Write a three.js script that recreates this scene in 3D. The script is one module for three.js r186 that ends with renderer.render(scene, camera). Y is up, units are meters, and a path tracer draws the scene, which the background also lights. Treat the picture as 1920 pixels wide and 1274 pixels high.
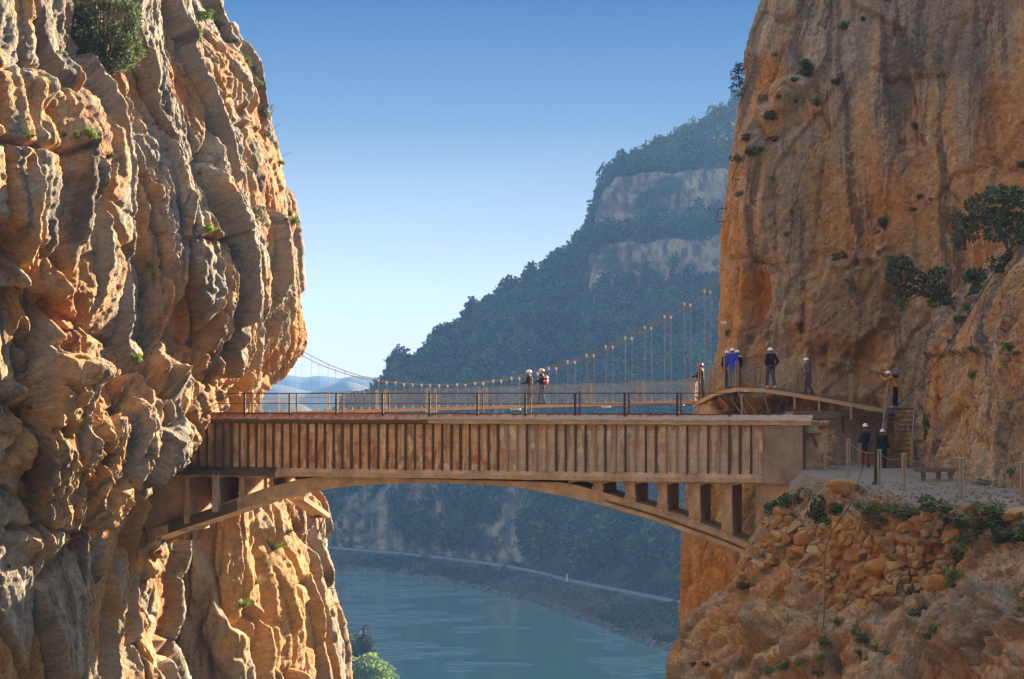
import * as THREE from 'three';
import { mergeGeometries } from 'three/addons/utils/BufferGeometryUtils.js';
import { ConvexGeometry } from 'three/addons/geometries/ConvexGeometry.js';
import { MarchingCubes } from 'three/addons/objects/MarchingCubes.js';

// ---------------------------------------------------------------- camera, sky, sun, exposure
// The eye is the origin, y is up, the river lies 70 m below. at(px, py, d) turns a bearing of the photograph
// and a distance in metres into a point of the place.
const F = 3200, HORIZON = 742, WATER = -70;
const at = (px, py, d) => new THREE.Vector3((px - 960) * d / F, (HORIZON - py) * d / F, -d);

const scene = new THREE.Scene();
const camera = new THREE.PerspectiveCamera(2 * Math.atan(HORIZON / F) * 180 / Math.PI, 1920 / (2 * HORIZON), 0.5, 20000);
camera.setViewOffset(1920, 2 * HORIZON, 0, 0, 1920, 1274);
camera.position.set(0, 0, 0);
camera.lookAt(0, 0, -1);
camera.updateProjectionMatrix();
scene.add(camera);

const SUN_AZ = 36 * Math.PI / 180, SUN_EL = 18.5 * Math.PI / 180;           // to the right of straight ahead, beyond the gorge
const SUN = new THREE.Vector3(Math.sin(SUN_AZ) * Math.cos(SUN_EL), Math.sin(SUN_EL), -Math.cos(SUN_AZ) * Math.cos(SUN_EL));
{
  const w = 256, h = 256, data = new Float32Array(w * h * 4);
  const stops = [[-90, 0.05, 0.04, 0.03], [-0.6, 0.05, 0.04, 0.03], [0, 0.225, 0.20, 0.18], [1.5, 0.21, 0.195, 0.182], [3, 0.175, 0.182, 0.188], [5, 0.113, 0.133, 0.158], [9, 0.034, 0.063, 0.106], [13, 0.007, 0.029, 0.079], [20, 0.036, 0.062, 0.108], [35, 0.09, 0.122, 0.17], [60, 0.145, 0.18, 0.225], [90, 0.145, 0.18, 0.225]];
  for (let j = 0; j < h; j++) {
    const el = ((j + 0.5) / h - 0.5) * 180;
    let k = 0; while (k < stops.length - 2 && stops[k + 1][0] < el) k++;
    const a = stops[k], b = stops[k + 1], t = Math.min(1, Math.max(0, (el - a[0]) / (b[0] - a[0])));
    for (let i = 0; i < w; i++) {
      const o = (j * w + i) * 4;
      for (let c = 0; c < 3; c++) data[o + c] = a[c + 1] + (b[c + 1] - a[c + 1]) * t;
      data[o + 3] = 1;
    }
  }
  const sky = new THREE.DataTexture(data, w, h, THREE.RGBAFormat, THREE.FloatType);
  sky.mapping = THREE.EquirectangularReflectionMapping; sky.magFilter = THREE.LinearFilter; sky.minFilter = THREE.LinearFilter; sky.needsUpdate = true;
  scene.background = sky; scene.environment = sky; scene.backgroundIntensity = 1; scene.environmentIntensity = 1;
}
const sun = new THREE.DirectionalLight(new THREE.Color().setRGB(1, 0.83, 0.60), 5);
sun.position.copy(SUN).multiplyScalar(200).add(new THREE.Vector3(0, 0, -75));
sun.target.position.set(0, 0, -75);
sun.castShadow = true; sun.shadow.radius = 1; sun.shadow.mapSize.set(4096, 4096);
Object.assign(sun.shadow.camera, { left: -60, right: 60, top: 60, bottom: -60, near: 1, far: 500 });
scene.add(sun, sun.target);
scene.fog = new THREE.FogExp2(new THREE.Color().setRGB(0.24, 0.50, 1.0), 0.00019);

const renderer = new THREE.WebGLRenderer({ antialias: true });
renderer.toneMapping = THREE.LinearToneMapping;
renderer.toneMappingExposure = 5.6;
renderer.shadowMap.enabled = true;
renderer.setSize(1024, 679);

// ---------------------------------------------------------------- helpers
let seed = 7;
const rnd = () => { seed = (seed + 0x6d2b79f5) | 0; let t = Math.imul(seed ^ (seed >>> 15), 1 | seed); t = (t + Math.imul(t ^ (t >>> 7), 61 | t)) ^ t; return ((t ^ (t >>> 14)) >>> 0) / 4294967296; };
const rr = (a, b) => a + (b - a) * rnd();
const clamp = (x, a = 0, b = 1) => Math.min(b, Math.max(a, x));
const mix = (a, b, t) => a + (b - a) * t;
const smooth = (a, b, x) => { const t = clamp((x - a) / (b - a)); return t * t * (3 - 2 * t); };
const V3 = (x, y, z) => new THREE.Vector3(x, y, z);
function table(points) { return (x) => { let k = 0; while (k < points.length - 2 && points[k + 1][0] < x) k++; const a = points[k], b = points[k + 1]; return a[1] + (b[1] - a[1]) * clamp((x - a[0]) / (b[0] - a[0])); }; }

const hash = (x, y, z) => { let h = Math.imul(x, 374761393) ^ Math.imul(y, 668265263) ^ Math.imul(z, 1274126177); h = Math.imul(h ^ (h >>> 13), 1103515245); h ^= h >>> 16; h = Math.imul(h, 0x45d9f3b); return (h ^ (h >>> 15)) >>> 0; };
const GR = []; for (let i = 0; i < 64; i++) { const z = 2 * (i + 0.5) / 64 - 1, a = i * 2.399963, r = Math.sqrt(1 - z * z); GR.push(r * Math.cos(a), z, r * Math.sin(a)); }
function grad(ix, iy, iz, x, y, z) { const k = (hash(ix, iy, iz) & 63) * 3; return GR[k] * x + GR[k + 1] * y + GR[k + 2] * z; }
function noise(x, y, z) {
  const ix = Math.floor(x), iy = Math.floor(y), iz = Math.floor(z), fx = x - ix, fy = y - iy, fz = z - iz;
  const u = fx * fx * fx * (fx * (fx * 6 - 15) + 10), v = fy * fy * fy * (fy * (fy * 6 - 15) + 10), w = fz * fz * fz * (fz * (fz * 6 - 15) + 10);
  const a = mix(grad(ix, iy, iz, fx, fy, fz), grad(ix + 1, iy, iz, fx - 1, fy, fz), u), b = mix(grad(ix, iy + 1, iz, fx, fy - 1, fz), grad(ix + 1, iy + 1, iz, fx - 1, fy - 1, fz), u);
  const c = mix(grad(ix, iy, iz + 1, fx, fy, fz - 1), grad(ix + 1, iy, iz + 1, fx - 1, fy, fz - 1), u), d = mix(grad(ix, iy + 1, iz + 1, fx, fy - 1, fz - 1), grad(ix + 1, iy + 1, iz + 1, fx - 1, fy - 1, fz - 1), u);
  return mix(mix(a, b, v), mix(c, d, v), w) * 1.5;
}
function fbm(x, y, z, n) { let s = 0, a = 1, t = 0; for (let i = 0; i < n; i++) { s += a * noise(x, y, z); t += a; a *= 0.5; x = x * 2.03 + 11.3; y = y * 2.03 + 5.7; z = z * 2.03 + 7.9; } return s / t; }
function ridged(x, y, z, n) { let s = 0, a = 1, t = 0; for (let i = 0; i < n; i++) { const r = 1 - Math.abs(noise(x, y, z)) * 1.6; s += a * r; t += a; a *= 0.5; x = x * 2.07 + 3.1; y = y * 2.07 + 9.2; z = z * 2.07 + 1.7; } return s / t; }
const W = { f1: 0, f2: 0, a: 0, b: 0, c: 0, dx: 0, dy: 0, dz: 0 };
function worley(x, y, z) {
  const ix = Math.floor(x), iy = Math.floor(y), iz = Math.floor(z);
  let f1 = 9, f2 = 9, best = 0, bx = 0, by = 0, bz = 0;
  for (let k = -1; k <= 1; k++) for (let j = -1; j <= 1; j++) for (let i = -1; i <= 1; i++) {
    const h = hash(ix + i, iy + j, iz + k);
    const px = ix + i + (h & 1023) / 1023 - x, py = iy + j + ((h >>> 10) & 1023) / 1023 - y, pz = iz + k + ((h >>> 20) & 1023) / 1023 - z;
    const d = px * px + py * py + pz * pz;
    if (d < f1) { f2 = f1; f1 = d; best = h; bx = px; by = py; bz = pz; } else if (d < f2) f2 = d;
  }
  W.f1 = Math.sqrt(f1); W.f2 = Math.sqrt(f2); const g = hash(best & 65535, best >>> 16, 77);
  W.a = (g & 1023) / 1023; W.b = ((g >>> 10) & 1023) / 1023; W.c = ((g >>> 20) & 1023) / 1023; W.dx = -bx; W.dy = -by; W.dz = -bz;
}

function tileTexture(n, fn, srgb) {                       // a square texture that repeats; fn(u, v, tile noise) gives [r, g, b] in 0..1
  const data = new Uint8Array(n * n * 4);
  // tileable value noise
  const tn = (u, v, p, s) => { const x = u * p, y = v * p, ix = Math.floor(x), iy = Math.floor(y), fx = x - ix, fy = y - iy, a = fx * fx * (3 - 2 * fx), b = fy * fy * (3 - 2 * fy); const g = (i, j) => (hash(((i % p) + p) % p, ((j % p) + p) % p, s) & 65535) / 65535; return mix(mix(g(ix, iy), g(ix + 1, iy), a), mix(g(ix, iy + 1), g(ix + 1, iy + 1), a), b); };
  for (let j = 0; j < n; j++) for (let i = 0; i < n; i++) {
    const c = fn((i + 0.5) / n, (j + 0.5) / n, tn), o = (j * n + i) * 4;
    data[o] = clamp(c[0]) * 255; data[o + 1] = clamp(c[1]) * 255; data[o + 2] = clamp(c[2]) * 255; data[o + 3] = 255;
  }
  const t = new THREE.DataTexture(data, n, n, THREE.RGBAFormat);
  t.wrapS = t.wrapT = THREE.RepeatWrapping; t.magFilter = THREE.LinearFilter; t.minFilter = THREE.LinearMipmapLinearFilter; t.generateMipmaps = true;
  if (srgb) t.colorSpace = THREE.SRGBColorSpace;
  t.needsUpdate = true;
  return t;
}
const grey = (v) => [v, v, v];
const rep = (t, x, y) => { const c = t.clone(); c.repeat.set(x, y); c.needsUpdate = true; return c; };
const rockBump = tileTexture(512, (u, v, n) => grey(0.35 * n(u, v, 16, 1) + 0.3 * n(u, v, 37, 2) + 0.22 * n(u, v, 83, 3) + 0.13 * n(u, v, 190, 4)));
const grainMap = tileTexture(512, (u, v, n) => grey(0.50 + 0.66 * (0.25 * n(u, v, 13, 4) + 0.3 * n(u, v, 29, 5) + 0.27 * n(u, v, 90, 6) + 0.18 * n(u, v, 230, 7))), false);
const lin = (r, g, b) => new THREE.Color().setRGB(r, g, b);
const std = (name, color, rough = 0.9, more = {}) => { const m = new THREE.MeshStandardMaterial({ color, roughness: rough, side: THREE.DoubleSide, ...more }); m.name = name; return m; };

const taken = new Map();
function numbered(name) { const n = taken.get(name) ?? 0; taken.set(name, n + 1); return n ? name + '_' + String(n).padStart(3, '0') : name; }
function shadowed(o) { o.traverse((c) => { if (c.isMesh) { c.castShadow = true; c.receiveShadow = true; } }); return o; }
function tag(o, label, category, group, kind) { if (label) o.userData.label = label; if (category) o.userData.category = category; if (group) o.userData.group = group; if (kind) o.userData.kind = kind; return o; }
function thing(name, position, label, category, group) { const o = new THREE.Group(); o.name = numbered(name); o.position.copy(position); scene.add(o); return tag(o, label, category, group); }
function part(parent, name, geometry, material, label) { const m = new THREE.Mesh(geometry, material); m.name = name; m.castShadow = m.receiveShadow = true; parent.add(m); if (label) m.userData.label = label; return m; }
function solo(name, geometry, material, label, category, group, kind) { const m = new THREE.Mesh(geometry, material); m.name = numbered(name); m.castShadow = m.receiveShadow = true; scene.add(m); return tag(m, label, category, group, kind); }

// geometry helpers
function boxAt(sx, sy, sz, x = 0, y = 0, z = 0) { const g = new THREE.BoxGeometry(sx, sy, sz); g.translate(x, y, z); return g; }
function bar(a, b, r, n = 5, r2 = r) {                    // a round bar between two points
  const d = b.clone().sub(a), g = new THREE.CylinderGeometry(r2, r, d.length(), n, 1, false);
  g.translate(0, d.length() / 2, 0);
  g.applyQuaternion(new THREE.Quaternion().setFromUnitVectors(V3(0, 1, 0), d.clone().normalize())); g.translate(a.x, a.y, a.z);
  return g;
}
function beam(a, b, w, h) {                               // a squared bar, h measured upwards, its sides plumb
  const d = b.clone().sub(a), g = new THREE.BoxGeometry(d.length(), h, w), m = new THREE.Matrix4(), x = d.clone().normalize();
  let up = V3(0, 1, 0); if (Math.abs(x.y) > 0.95) up = V3(0, 0, 1);
  const z = x.clone().cross(up).normalize(), y = z.clone().cross(x);
  m.makeBasis(x, y, z); g.applyMatrix4(m); const c = a.clone().add(b).multiplyScalar(0.5); g.translate(c.x, c.y, c.z);
  return g;
}
function tube(points, r, seg = 40, n = 5) { return new THREE.TubeGeometry(new THREE.CatmullRomCurve3(points), seg, r, n, false); }
const merge = (list) => mergeGeometries(list.map((g) => (g.index ? g.toNonIndexed() : g)).map((g) => { for (const k of Object.keys(g.attributes)) if (!['position', 'normal', 'uv'].includes(k)) g.deleteAttribute(k); return g; }));
// ---------------------------------------------------------------- rock faces
// A face is a lattice of points of the place (rows from the top down, columns along the wall), rounded off by splines and then
// broken up along its normal: plates, cracks, flutes, grain. face.spot(px, py) finds the rock that is seen along a bearing.
const card = (p0, p1, p2, p3, t) => { const m1 = (p2 - p0) * 0.42, m2 = (p3 - p1) * 0.42, t2 = t * t, t3 = t2 * t; return (2 * t3 - 3 * t2 + 1) * p1 + (t3 - 2 * t2 + t) * m1 + (-2 * t3 + 3 * t2) * p2 + (t3 - t2) * m2; };
function rockFace(rows, cell, o) {
  const R = rows.length, C = rows[0].length;
  const L = rows.map((r) => r.map((c) => at(c[0], c[1], c[2])));
  const get = (r, c) => L[clamp(r, 0, R - 1)][clamp(c, 0, C - 1)];
  const spans = (n, other, f) => { const out = [0]; for (let i = 1; i < n; i++) { let s = 0; for (let k = 0; k < other; k++) s += f(i, k); out.push(out[i - 1] + s / other); } return out; };
  const cu = spans(C, R, (i, k) => get(k, i).distanceTo(get(k, i - 1))), cv = spans(R, C, (i, k) => get(i, k).distanceTo(get(i - 1, k)));
  // spans that are turned away or outside the picture get a coarser mesh (o.wu, o.wv: share of the full density)
  const weigh = (cum, w) => { const out = [0]; for (let i = 1; i < cum.length; i++) out.push(out[i - 1] + (cum[i] - cum[i - 1]) * (w?.[i - 1] ?? 1)); return out; };
  const mu = weigh(cu, o.wu), mv = weigh(cv, o.wv), nu = Math.round(mu[C - 1] / cell) + 1, nv = Math.round(mv[R - 1] / cell) + 1;
  const params = (cum, met, n) => { const out = []; let k = 0; for (let i = 0; i < n; i++) { const s = cum[cum.length - 1] * i / (n - 1); while (k < cum.length - 2 && cum[k + 1] < s) k++; const t = clamp((s - cum[k]) / (cum[k + 1] - cum[k])); out.push([k, t, mix(met[k], met[k + 1], t)]); } return out; };
  const pu = params(mu, cu, nu), pv = params(mv, cv, nv), base = new Float32Array(nu * nv * 3);
  const across = [];                                      // every lattice row as a spline, sampled once
  for (let r = 0; r < R; r++) { const line = new Float32Array(nu * 3); for (let i = 0; i < nu; i++) { const [c, t] = pu[i], a = get(r, c - 1), b = get(r, c), d = get(r, c + 1), e = get(r, c + 2); line[i * 3] = card(a.x, b.x, d.x, e.x, t); line[i * 3 + 1] = card(a.y, b.y, d.y, e.y, t); line[i * 3 + 2] = card(a.z, b.z, d.z, e.z, t); } across.push(line); }
  for (let j = 0; j < nv; j++) { const [r, t] = pv[j], a = across[clamp(r - 1, 0, R - 1)], b = across[r], c = across[clamp(r + 1, 0, R - 1)], d = across[clamp(r + 2, 0, R - 1)]; for (let i = 0; i < nu * 3; i++) base[j * nu * 3 + i] = card(a[i], b[i], c[i], d[i], t); }
  const nor = new Float32Array(nu * nv * 3), q = V3(), e1 = V3(), e2 = V3();
  const P = (arr, i, j, v) => { const k = (clamp(j, 0, nv - 1) * nu + clamp(i, 0, nu - 1)) * 3; return v.set(arr[k], arr[k + 1], arr[k + 2]); };
  for (let j = 0; j < nv; j++) for (let i = 0; i < nu; i++) {
    P(base, i + 3, j, e1).sub(P(base, i - 3, j, q)); P(base, i, j + 3, e2).sub(P(base, i, j - 3, q));
    e2.cross(e1).normalize(); const k = (j * nu + i) * 3; nor[k] = e2.x; nor[k + 1] = e2.y; nor[k + 2] = e2.z;
  }
  const uvOf = (px, py) => {                              // where a bearing meets the unbroken surface, in metres along and down the wall
    let best = 1e9, bi = 0, bj = 0;
    for (let j = 0; j < nv; j += 3) for (let i = 0; i < nu; i += 3) {
      const k = (j * nu + i) * 3, z = -base[k + 2], dx = base[k] * F / z + 960 - px, dy = HORIZON - base[k + 1] * F / z - py; let s = dx * dx + dy * dy;
      if (s < best) { if (nor[k] * base[k] + nor[k + 1] * base[k + 1] - nor[k + 2] * z > 0) s += 4e3; if (s < best) { best = s; bi = i; bj = j; } }
    }
    return [pu[bi][2], pv[bj][2]];
  };
  const bumps = (o.bumps ?? []).map((b) => ({ ...b, c: uvOf(b.at[0], b.at[1]), cs: Math.cos(b.turn ?? 0), sn: Math.sin(b.turn ?? 0) }));
  const cracks = (o.cracks ?? []).map((c) => { const p = c.line.map(([x, y]) => uvOf(x, y)), m = c.step ? 4 * (c.fall ?? 0.9) : 3 * (c.w ?? 0.07) + 0.2; return { ...c, p, box: [Math.min(...p.map((q) => q[0])) - m, Math.max(...p.map((q) => q[0])) + m, Math.min(...p.map((q) => q[1])) - m, Math.max(...p.map((q) => q[1])) + m] }; });
  const pos = new Float32Array(nu * nv * 3), H = new Float32Array(nu * nv), state = new Array(nu * nv), col = new Float32Array(nu * nv * 3), uv = new Float32Array(nu * nv * 2), rgb = [0, 0, 0];
  for (let j = 0; j < nv; j++) for (let i = 0; i < nu; i++) {
    const k = (j * nu + i) * 3, x = base[k], y = base[k + 1], z = base[k + 2], U = pu[i][2], Vv = pv[j][2];
    const s = { h: 0, tint: {}, U, V: Vv, nx: nor[k], ny: nor[k + 1], nz: nor[k + 2] };
    for (const b of bumps) {
      const du = U - b.c[0], dv = Vv - b.c[1], far = 1.9 * Math.max(b.r[0], b.r[1]); if (du > far || du < -far || dv > far || dv < -far) continue;
      const wob = (0.3 * noise(U * 0.9 + b.c[0], Vv * 0.9, 3.3) + 0.25 * noise(U * 2.3, Vv * 2.3 + b.c[1], 6.1)) * Math.min(b.r[0], b.r[1]);
      const a = (du * b.cs + dv * b.sn) / b.r[0], c = (-du * b.sn + dv * b.cs) / b.r[1], d = Math.sqrt(a * a + c * c) + wob / Math.min(b.r[0], b.r[1]);
      if (d > 1.6) continue;
      const f = b.hard ? 1 - smooth(1 - b.hard, 1 + b.hard * 0.2, d) : Math.exp(-d * d * 1.6);
      s.h += (b.amp ?? 0) * f; if (b.tint) s.tint[b.tint] = Math.max(s.tint[b.tint] ?? 0, f * (b.mix ?? 1));
    }
    let crackD = 0, wu = null, wv = 0;
    for (const c of cracks) {
      if (U < c.box[0] || U > c.box[1] || Vv < c.box[2] || Vv > c.box[3]) continue;
      if (wu === null) { wu = U + 0.3 * noise(U * 0.8, Vv * 0.8, 8) + 0.10 * noise(U * 2.7, Vv * 2.7, 8) + 0.04 * noise(U * 8, Vv * 8, 8); wv = Vv + 0.3 * noise(U * 0.8, Vv * 0.8, 19) + 0.08 * noise(U * 2.7, Vv * 2.7, 31); }
      let best = 1e9, side = 0;
      for (let m = 0; m < c.p.length - 1; m++) {
        const ax = c.p[m][0], ay = c.p[m][1], dx = c.p[m + 1][0] - ax, dy = c.p[m + 1][1] - ay, t = clamp(((wu - ax) * dx + (wv - ay) * dy) / (dx * dx + dy * dy)), ex = wu - ax - dx * t, ey = wv - ay - dy * t, d = ex * ex + ey * ey;
        if (d < best) { best = d; side = ex * dy - ey * dx > 0 ? 1 : 0; }
      }
      best = Math.sqrt(best);
      const w = (c.w ?? 0.07) * (0.75 + 0.5 * noise(U * 1.1, Vv * 1.1, 44)), g = Math.exp(-(best / w) * (best / w));
      s.h -= (c.depth ?? 0.2) * g; crackD = Math.max(crackD, g);
      if (c.step) s.h += c.step * side * Math.exp(-best / (c.fall ?? 0.9)) * smooth(0, w, best);
    }
    s.crack = crackD;
    H[k / 3] = s.h + o.relief(x, y, z, s); state[k / 3] = s;
  }
  // the steps between plates are eased over a hand's breadth, then the grain of the surface is laid on top
  const soft = new Float32Array(nu * nv);
  for (let pass = 0; pass < 2; pass++) { for (let j = 0; j < nv; j++) for (let i = 0; i < nu; i++) { const a = j * nu, l = a + Math.max(0, i - 1), r = a + Math.min(nu - 1, i + 1), u = Math.max(0, j - 1) * nu + i, d = Math.min(nv - 1, j + 1) * nu + i; soft[a + i] = 0.36 * H[a + i] + 0.16 * (H[l] + H[r] + H[u] + H[d]); } H.set(soft); }
  const [ax, az] = o.grain ?? [0.8, -0.6];                // the grain is laid along x and z alike, so that no side of a block is smeared
  for (let k = 0; k < nu * nv; k++) {
    const nx = nor[k * 3], ny = nor[k * 3 + 1], nz = nor[k * 3 + 2], x = base[k * 3] + nx * H[k], y = base[k * 3 + 1] + ny * H[k], z = base[k * 3 + 2] + nz * H[k], h = 0.08 * fbm(x * 4.0, y * 3.4, z * 4.0, 2) + 0.04 * noise(x * 9.5, y * 8, z * 9.5);
    pos[k * 3] = x + nx * h; pos[k * 3 + 1] = y + ny * h; pos[k * 3 + 2] = z + nz * h;
    o.colour(x, y, z, state[k], rgb); col[k * 3] = rgb[0]; col[k * 3 + 1] = rgb[1]; col[k * 3 + 2] = rgb[2];
    uv[k * 2] = x * ax + z * az; uv[k * 2 + 1] = y + 0.25 * z;
  }
  const index = new Uint32Array((nu - 1) * (nv - 1) * 6); let m = 0;
  for (let j = 0; j < nv - 1; j++) for (let i = 0; i < nu - 1; i++) { const a = j * nu + i, b = a + 1, c = a + nu, d = c + 1; index[m++] = a; index[m++] = c; index[m++] = b; index[m++] = b; index[m++] = c; index[m++] = d; }
  const g = new THREE.BufferGeometry();
  g.setAttribute('position', new THREE.BufferAttribute(pos, 3)); g.setAttribute('color', new THREE.BufferAttribute(col, 3)); g.setAttribute('uv', new THREE.BufferAttribute(uv, 2)); g.setIndex(new THREE.BufferAttribute(index, 1)); g.computeVertexNormals();
  const fn = g.attributes.normal.array;
  const spot = (px, py) => {                              // the nearest rock along the bearing
    let best = 1e9, bi = 0;
    for (let k = 0; k < nu * nv; k++) { const z = -pos[k * 3 + 2], dx = pos[k * 3] * F / z + 960 - px; if (dx > 60 || dx < -60) continue; const dy = HORIZON - pos[k * 3 + 1] * F / z - py, e = Math.max(dx * dx + dy * dy, 9) + z * 0.6; if (e < best) { best = e; bi = k; } }
    return { p: V3(pos[bi * 3], pos[bi * 3 + 1], pos[bi * 3 + 2]), n: V3(fn[bi * 3], fn[bi * 3 + 1], fn[bi * 3 + 2]) };
  };
  return { g, spot };
}

// relief of the limestone, in metres: plates of several sizes with gaps between them, weathered flutes, grain
function plates(x, y, z, sx, sy, amp, tilt, gap) {
  worley(x / sx, y / sy, z / sx);
  return amp * ((W.a - 0.5) + tilt * ((W.b - 0.5) * W.dx + (W.c - 0.5) * W.dy + (W.a - 0.5) * W.dz)) - gap * (1 - smooth(0, 0.09, W.f2 - W.f1));
}
const put = (rgb, r, g, b, t) => { rgb[0] = mix(rgb[0], r, t); rgb[1] = mix(rgb[1], g, t); rgb[2] = mix(rgb[2], b, t); };

const rockMaterial = std('limestone', 0xffffff, 0.93, { vertexColors: true, map: rep(grainMap, 0.7, 0.7), bumpMap: rep(rockBump, 0.8, 0.8), bumpScale: 0.16 });

function leftRelief(rough, fl) {
  return (x, y, z, s) => {
    const n1 = noise(x * 0.45, y * 0.3, z * 0.45); let wx = x + 0.3 * n1, wy = y + 0.35 * noise(x * 0.45 + 9, y * 0.4, z * 0.45), wz = z - 0.3 * n1;
    const low = smooth(2.5, -0.5, y) * (1 - 0.75 * smooth(-4, -6, y)), f = fl * (s.tint.flutes ?? 0.15), broken = Math.max(low * 0.9, s.tint.blocks ?? 0.25);   // more broken at the ledge of the bridges
    let h = 0.8 * fbm(x * 0.15, y * 0.08, z * 0.15, 3);
    // tall slabs: flat, tilted faces with open joints between them
    h += rough * plates(wx + 0.12 * wy, wy, wz, 2.2, 8.5, 1.25, 1.6, 0.85);
    s.big = W.a; s.joint = W.f2 - W.f1;
    wx += s.nx * h; wy += s.ny * h; wz += s.nz * h; x += s.nx * h; y += s.ny * h; z += s.nz * h;   // smaller breaks follow the slabs
    h += rough * mix(0.3, 0.9, broken) * plates(wx + 7, wy + 0.2 * wx, wz, 0.8, mix(3.2, 1.7, broken), 0.5, 1.7, 0.3);
    s.plate = W.a;
    h += rough * mix(0.12, 0.9, broken) * plates(wx, wy + 3, wz + 0.15 * wy, 0.42, 0.62, 0.2, 1.7, 0.09);
    const a = s.U + 0.35 * noise(x * 0.5, y * 0.25, z * 0.5) - wy * 0.14;                 // along the wall, across the flutes
    h += (0.2 + f) * 0.6 * (ridged(a * 0.42, wy * 0.075, 4.4, 1) - 0.5) + f * 0.42 * (ridged(a * 1.15, wy * 0.13, 7.1, 2) - 0.55) + f * 0.15 * (ridged(a * 3.1, wy * 0.35, 2.1, 1) - 0.5);
    h += mix(0.06, 0.15, broken) * (ridged(x * 2.1, y * 1.1, z * 2.1, 3) - 0.6) + 0.04 * noise(a * 4, y * 1.1, 3) - 0.08 * smooth(0.3, 0.5, fbm(x * 2.6 + 4, y * 2, z * 2.6, 2));
    s.low = low; s.f = f;
    return h;
  };
}
function leftColour(x, y, z, s, rgb) {
  const a = fbm(x * 0.35, y * 0.25, z * 0.35, 3), b = fbm(x * 1.7 + 20, y * 1.1, z * 1.7, 3), c = fbm(x * 6, y * 5, z * 6, 2), streak = fbm(s.U * 1.8, y * 0.2, 2, 3), slab = s.big - 0.5;
  rgb[0] = 0.57; rgb[1] = 0.305; rgb[2] = 0.115;                                         // ochre limestone
  put(rgb, 0.64, 0.415, 0.20, smooth(0.0, 0.35, b) * 0.75);                              // pale
  put(rgb, 0.56, 0.215, 0.045, smooth(0.08, 0.36, -a - slab * 0.25 + 0.2 * b) * 0.85);   // iron-stained
  put(rgb, 0.40, 0.325, 0.24, smooth(-0.10, 0.06, a + slab * 0.5 + streak * 0.4 - 0.22 * s.low) * 0.88);   // grey weathered crust of whole slabs
  put(rgb, 0.13, 0.10, 0.08, smooth(0.12, 0.28, streak + 0.4 * c) * 0.75);               // drip stains
  if (s.tint.grey) put(rgb, 0.38, 0.325, 0.265, clamp(s.tint.grey * (0.75 + c * 0.5)));
  if (s.tint.orange) put(rgb, 0.60, 0.26, 0.06, clamp(s.tint.orange * (0.75 + b * 0.5)));
  if (s.tint.tan) put(rgb, 0.70, 0.385, 0.13, clamp(s.tint.tan * (0.85 + b * 0.4)));
  const k = 1 + 0.42 * c + 0.2 * (s.plate - 0.5);
  rgb[0] *= k; rgb[1] *= k; rgb[2] *= k;
}

// the near face of the west wall: columns A..J, from beyond the edge of the picture round the corner into the gorge
const nearRows = [];
{
  const D = [ // py, then bearing and distance of columns A to J
    [-90, -320, 52, -60, 56, 40, 59, 100, 62, 125, 68, 250, 73, 292, 75, 330, 78, 332, 88, 240, 100],
    [20, -320, 52, -60, 56, 40, 59, 104, 62, 130, 68, 250, 73, 296, 75, 336, 78, 338, 88, 240, 100],
    [110, -320, 52, -60, 55.5, 40, 58.5, 108, 62, 138, 68, 254, 72, 304, 74, 346, 77, 348, 88, 260, 100],
    [200, -320, 52, -60, 55, 50, 58, 160, 62, 190, 68, 265, 72, 322, 73.5, 374, 77, 376, 87, 300, 100],
    [320, -320, 52, -60, 55, 70, 58, 203, 62.5, 226, 68.5, 288, 71.5, 352, 73, 405, 77, 407, 87, 330, 100],
    [450, -320, 52, -60, 55.5, 80, 58, 207, 62.5, 230, 68.5, 296, 71.5, 380, 73, 455, 77.5, 456, 87, 380, 100],
    [560, -320, 52, -60, 56.5, 70, 58.5, 200, 62.5, 226, 68.5, 302, 71, 390, 73, 468, 77.5, 469, 87, 400, 100],
    [650, -320, 52, -60, 57.5, 70, 60, 162, 63, 196, 67.5, 302, 71, 388, 73.2, 470, 78.5, 470, 87, 400, 100],
    [720, -320, 51.5, -60, 57, 70, 59.5, 155, 62, 205, 65.5, 300, 69, 372, 73, 465, 81, 480, 88, 400, 100],
    [790, -320, 51, -60, 57, 80, 59.5, 170, 62, 235, 64.5, 312, 67.5, 368, 71, 382, 76, 400, 88, 380, 100],
    [860, -320, 51, -60, 57.5, 80, 60, 150, 62, 230, 64.5, 290, 67, 318, 70, 322, 75, 300, 88, 300, 100],
    [925, -320, 51, -60, 58, 70, 60.5, 130, 62, 190, 63.5, 228, 66, 242, 69, 244, 76, 240, 88, 240, 100],
    [1010, -320, 51, -60, 58, 60, 60.5, 120, 61.8, 180, 63.3, 214, 66, 230, 69, 232, 76, 226, 88, 220, 100],
    [1150, -320, 51, -60, 58, 50, 60.3, 105, 61.6, 170, 63, 206, 66, 224, 69, 226, 76, 220, 88, 215, 100],
    [1360, -320, 51, -60, 57.5, 40, 60, 95, 61.3, 160, 62.7, 196, 65.5, 212, 69, 214, 76, 210, 88, 205, 100]];
  for (const [py, ...r] of D) { const row = []; for (let i = 0; i < r.length; i += 2) row.push([r[i], py, r[i + 1]]); nearRows.push(row); }
}
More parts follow.
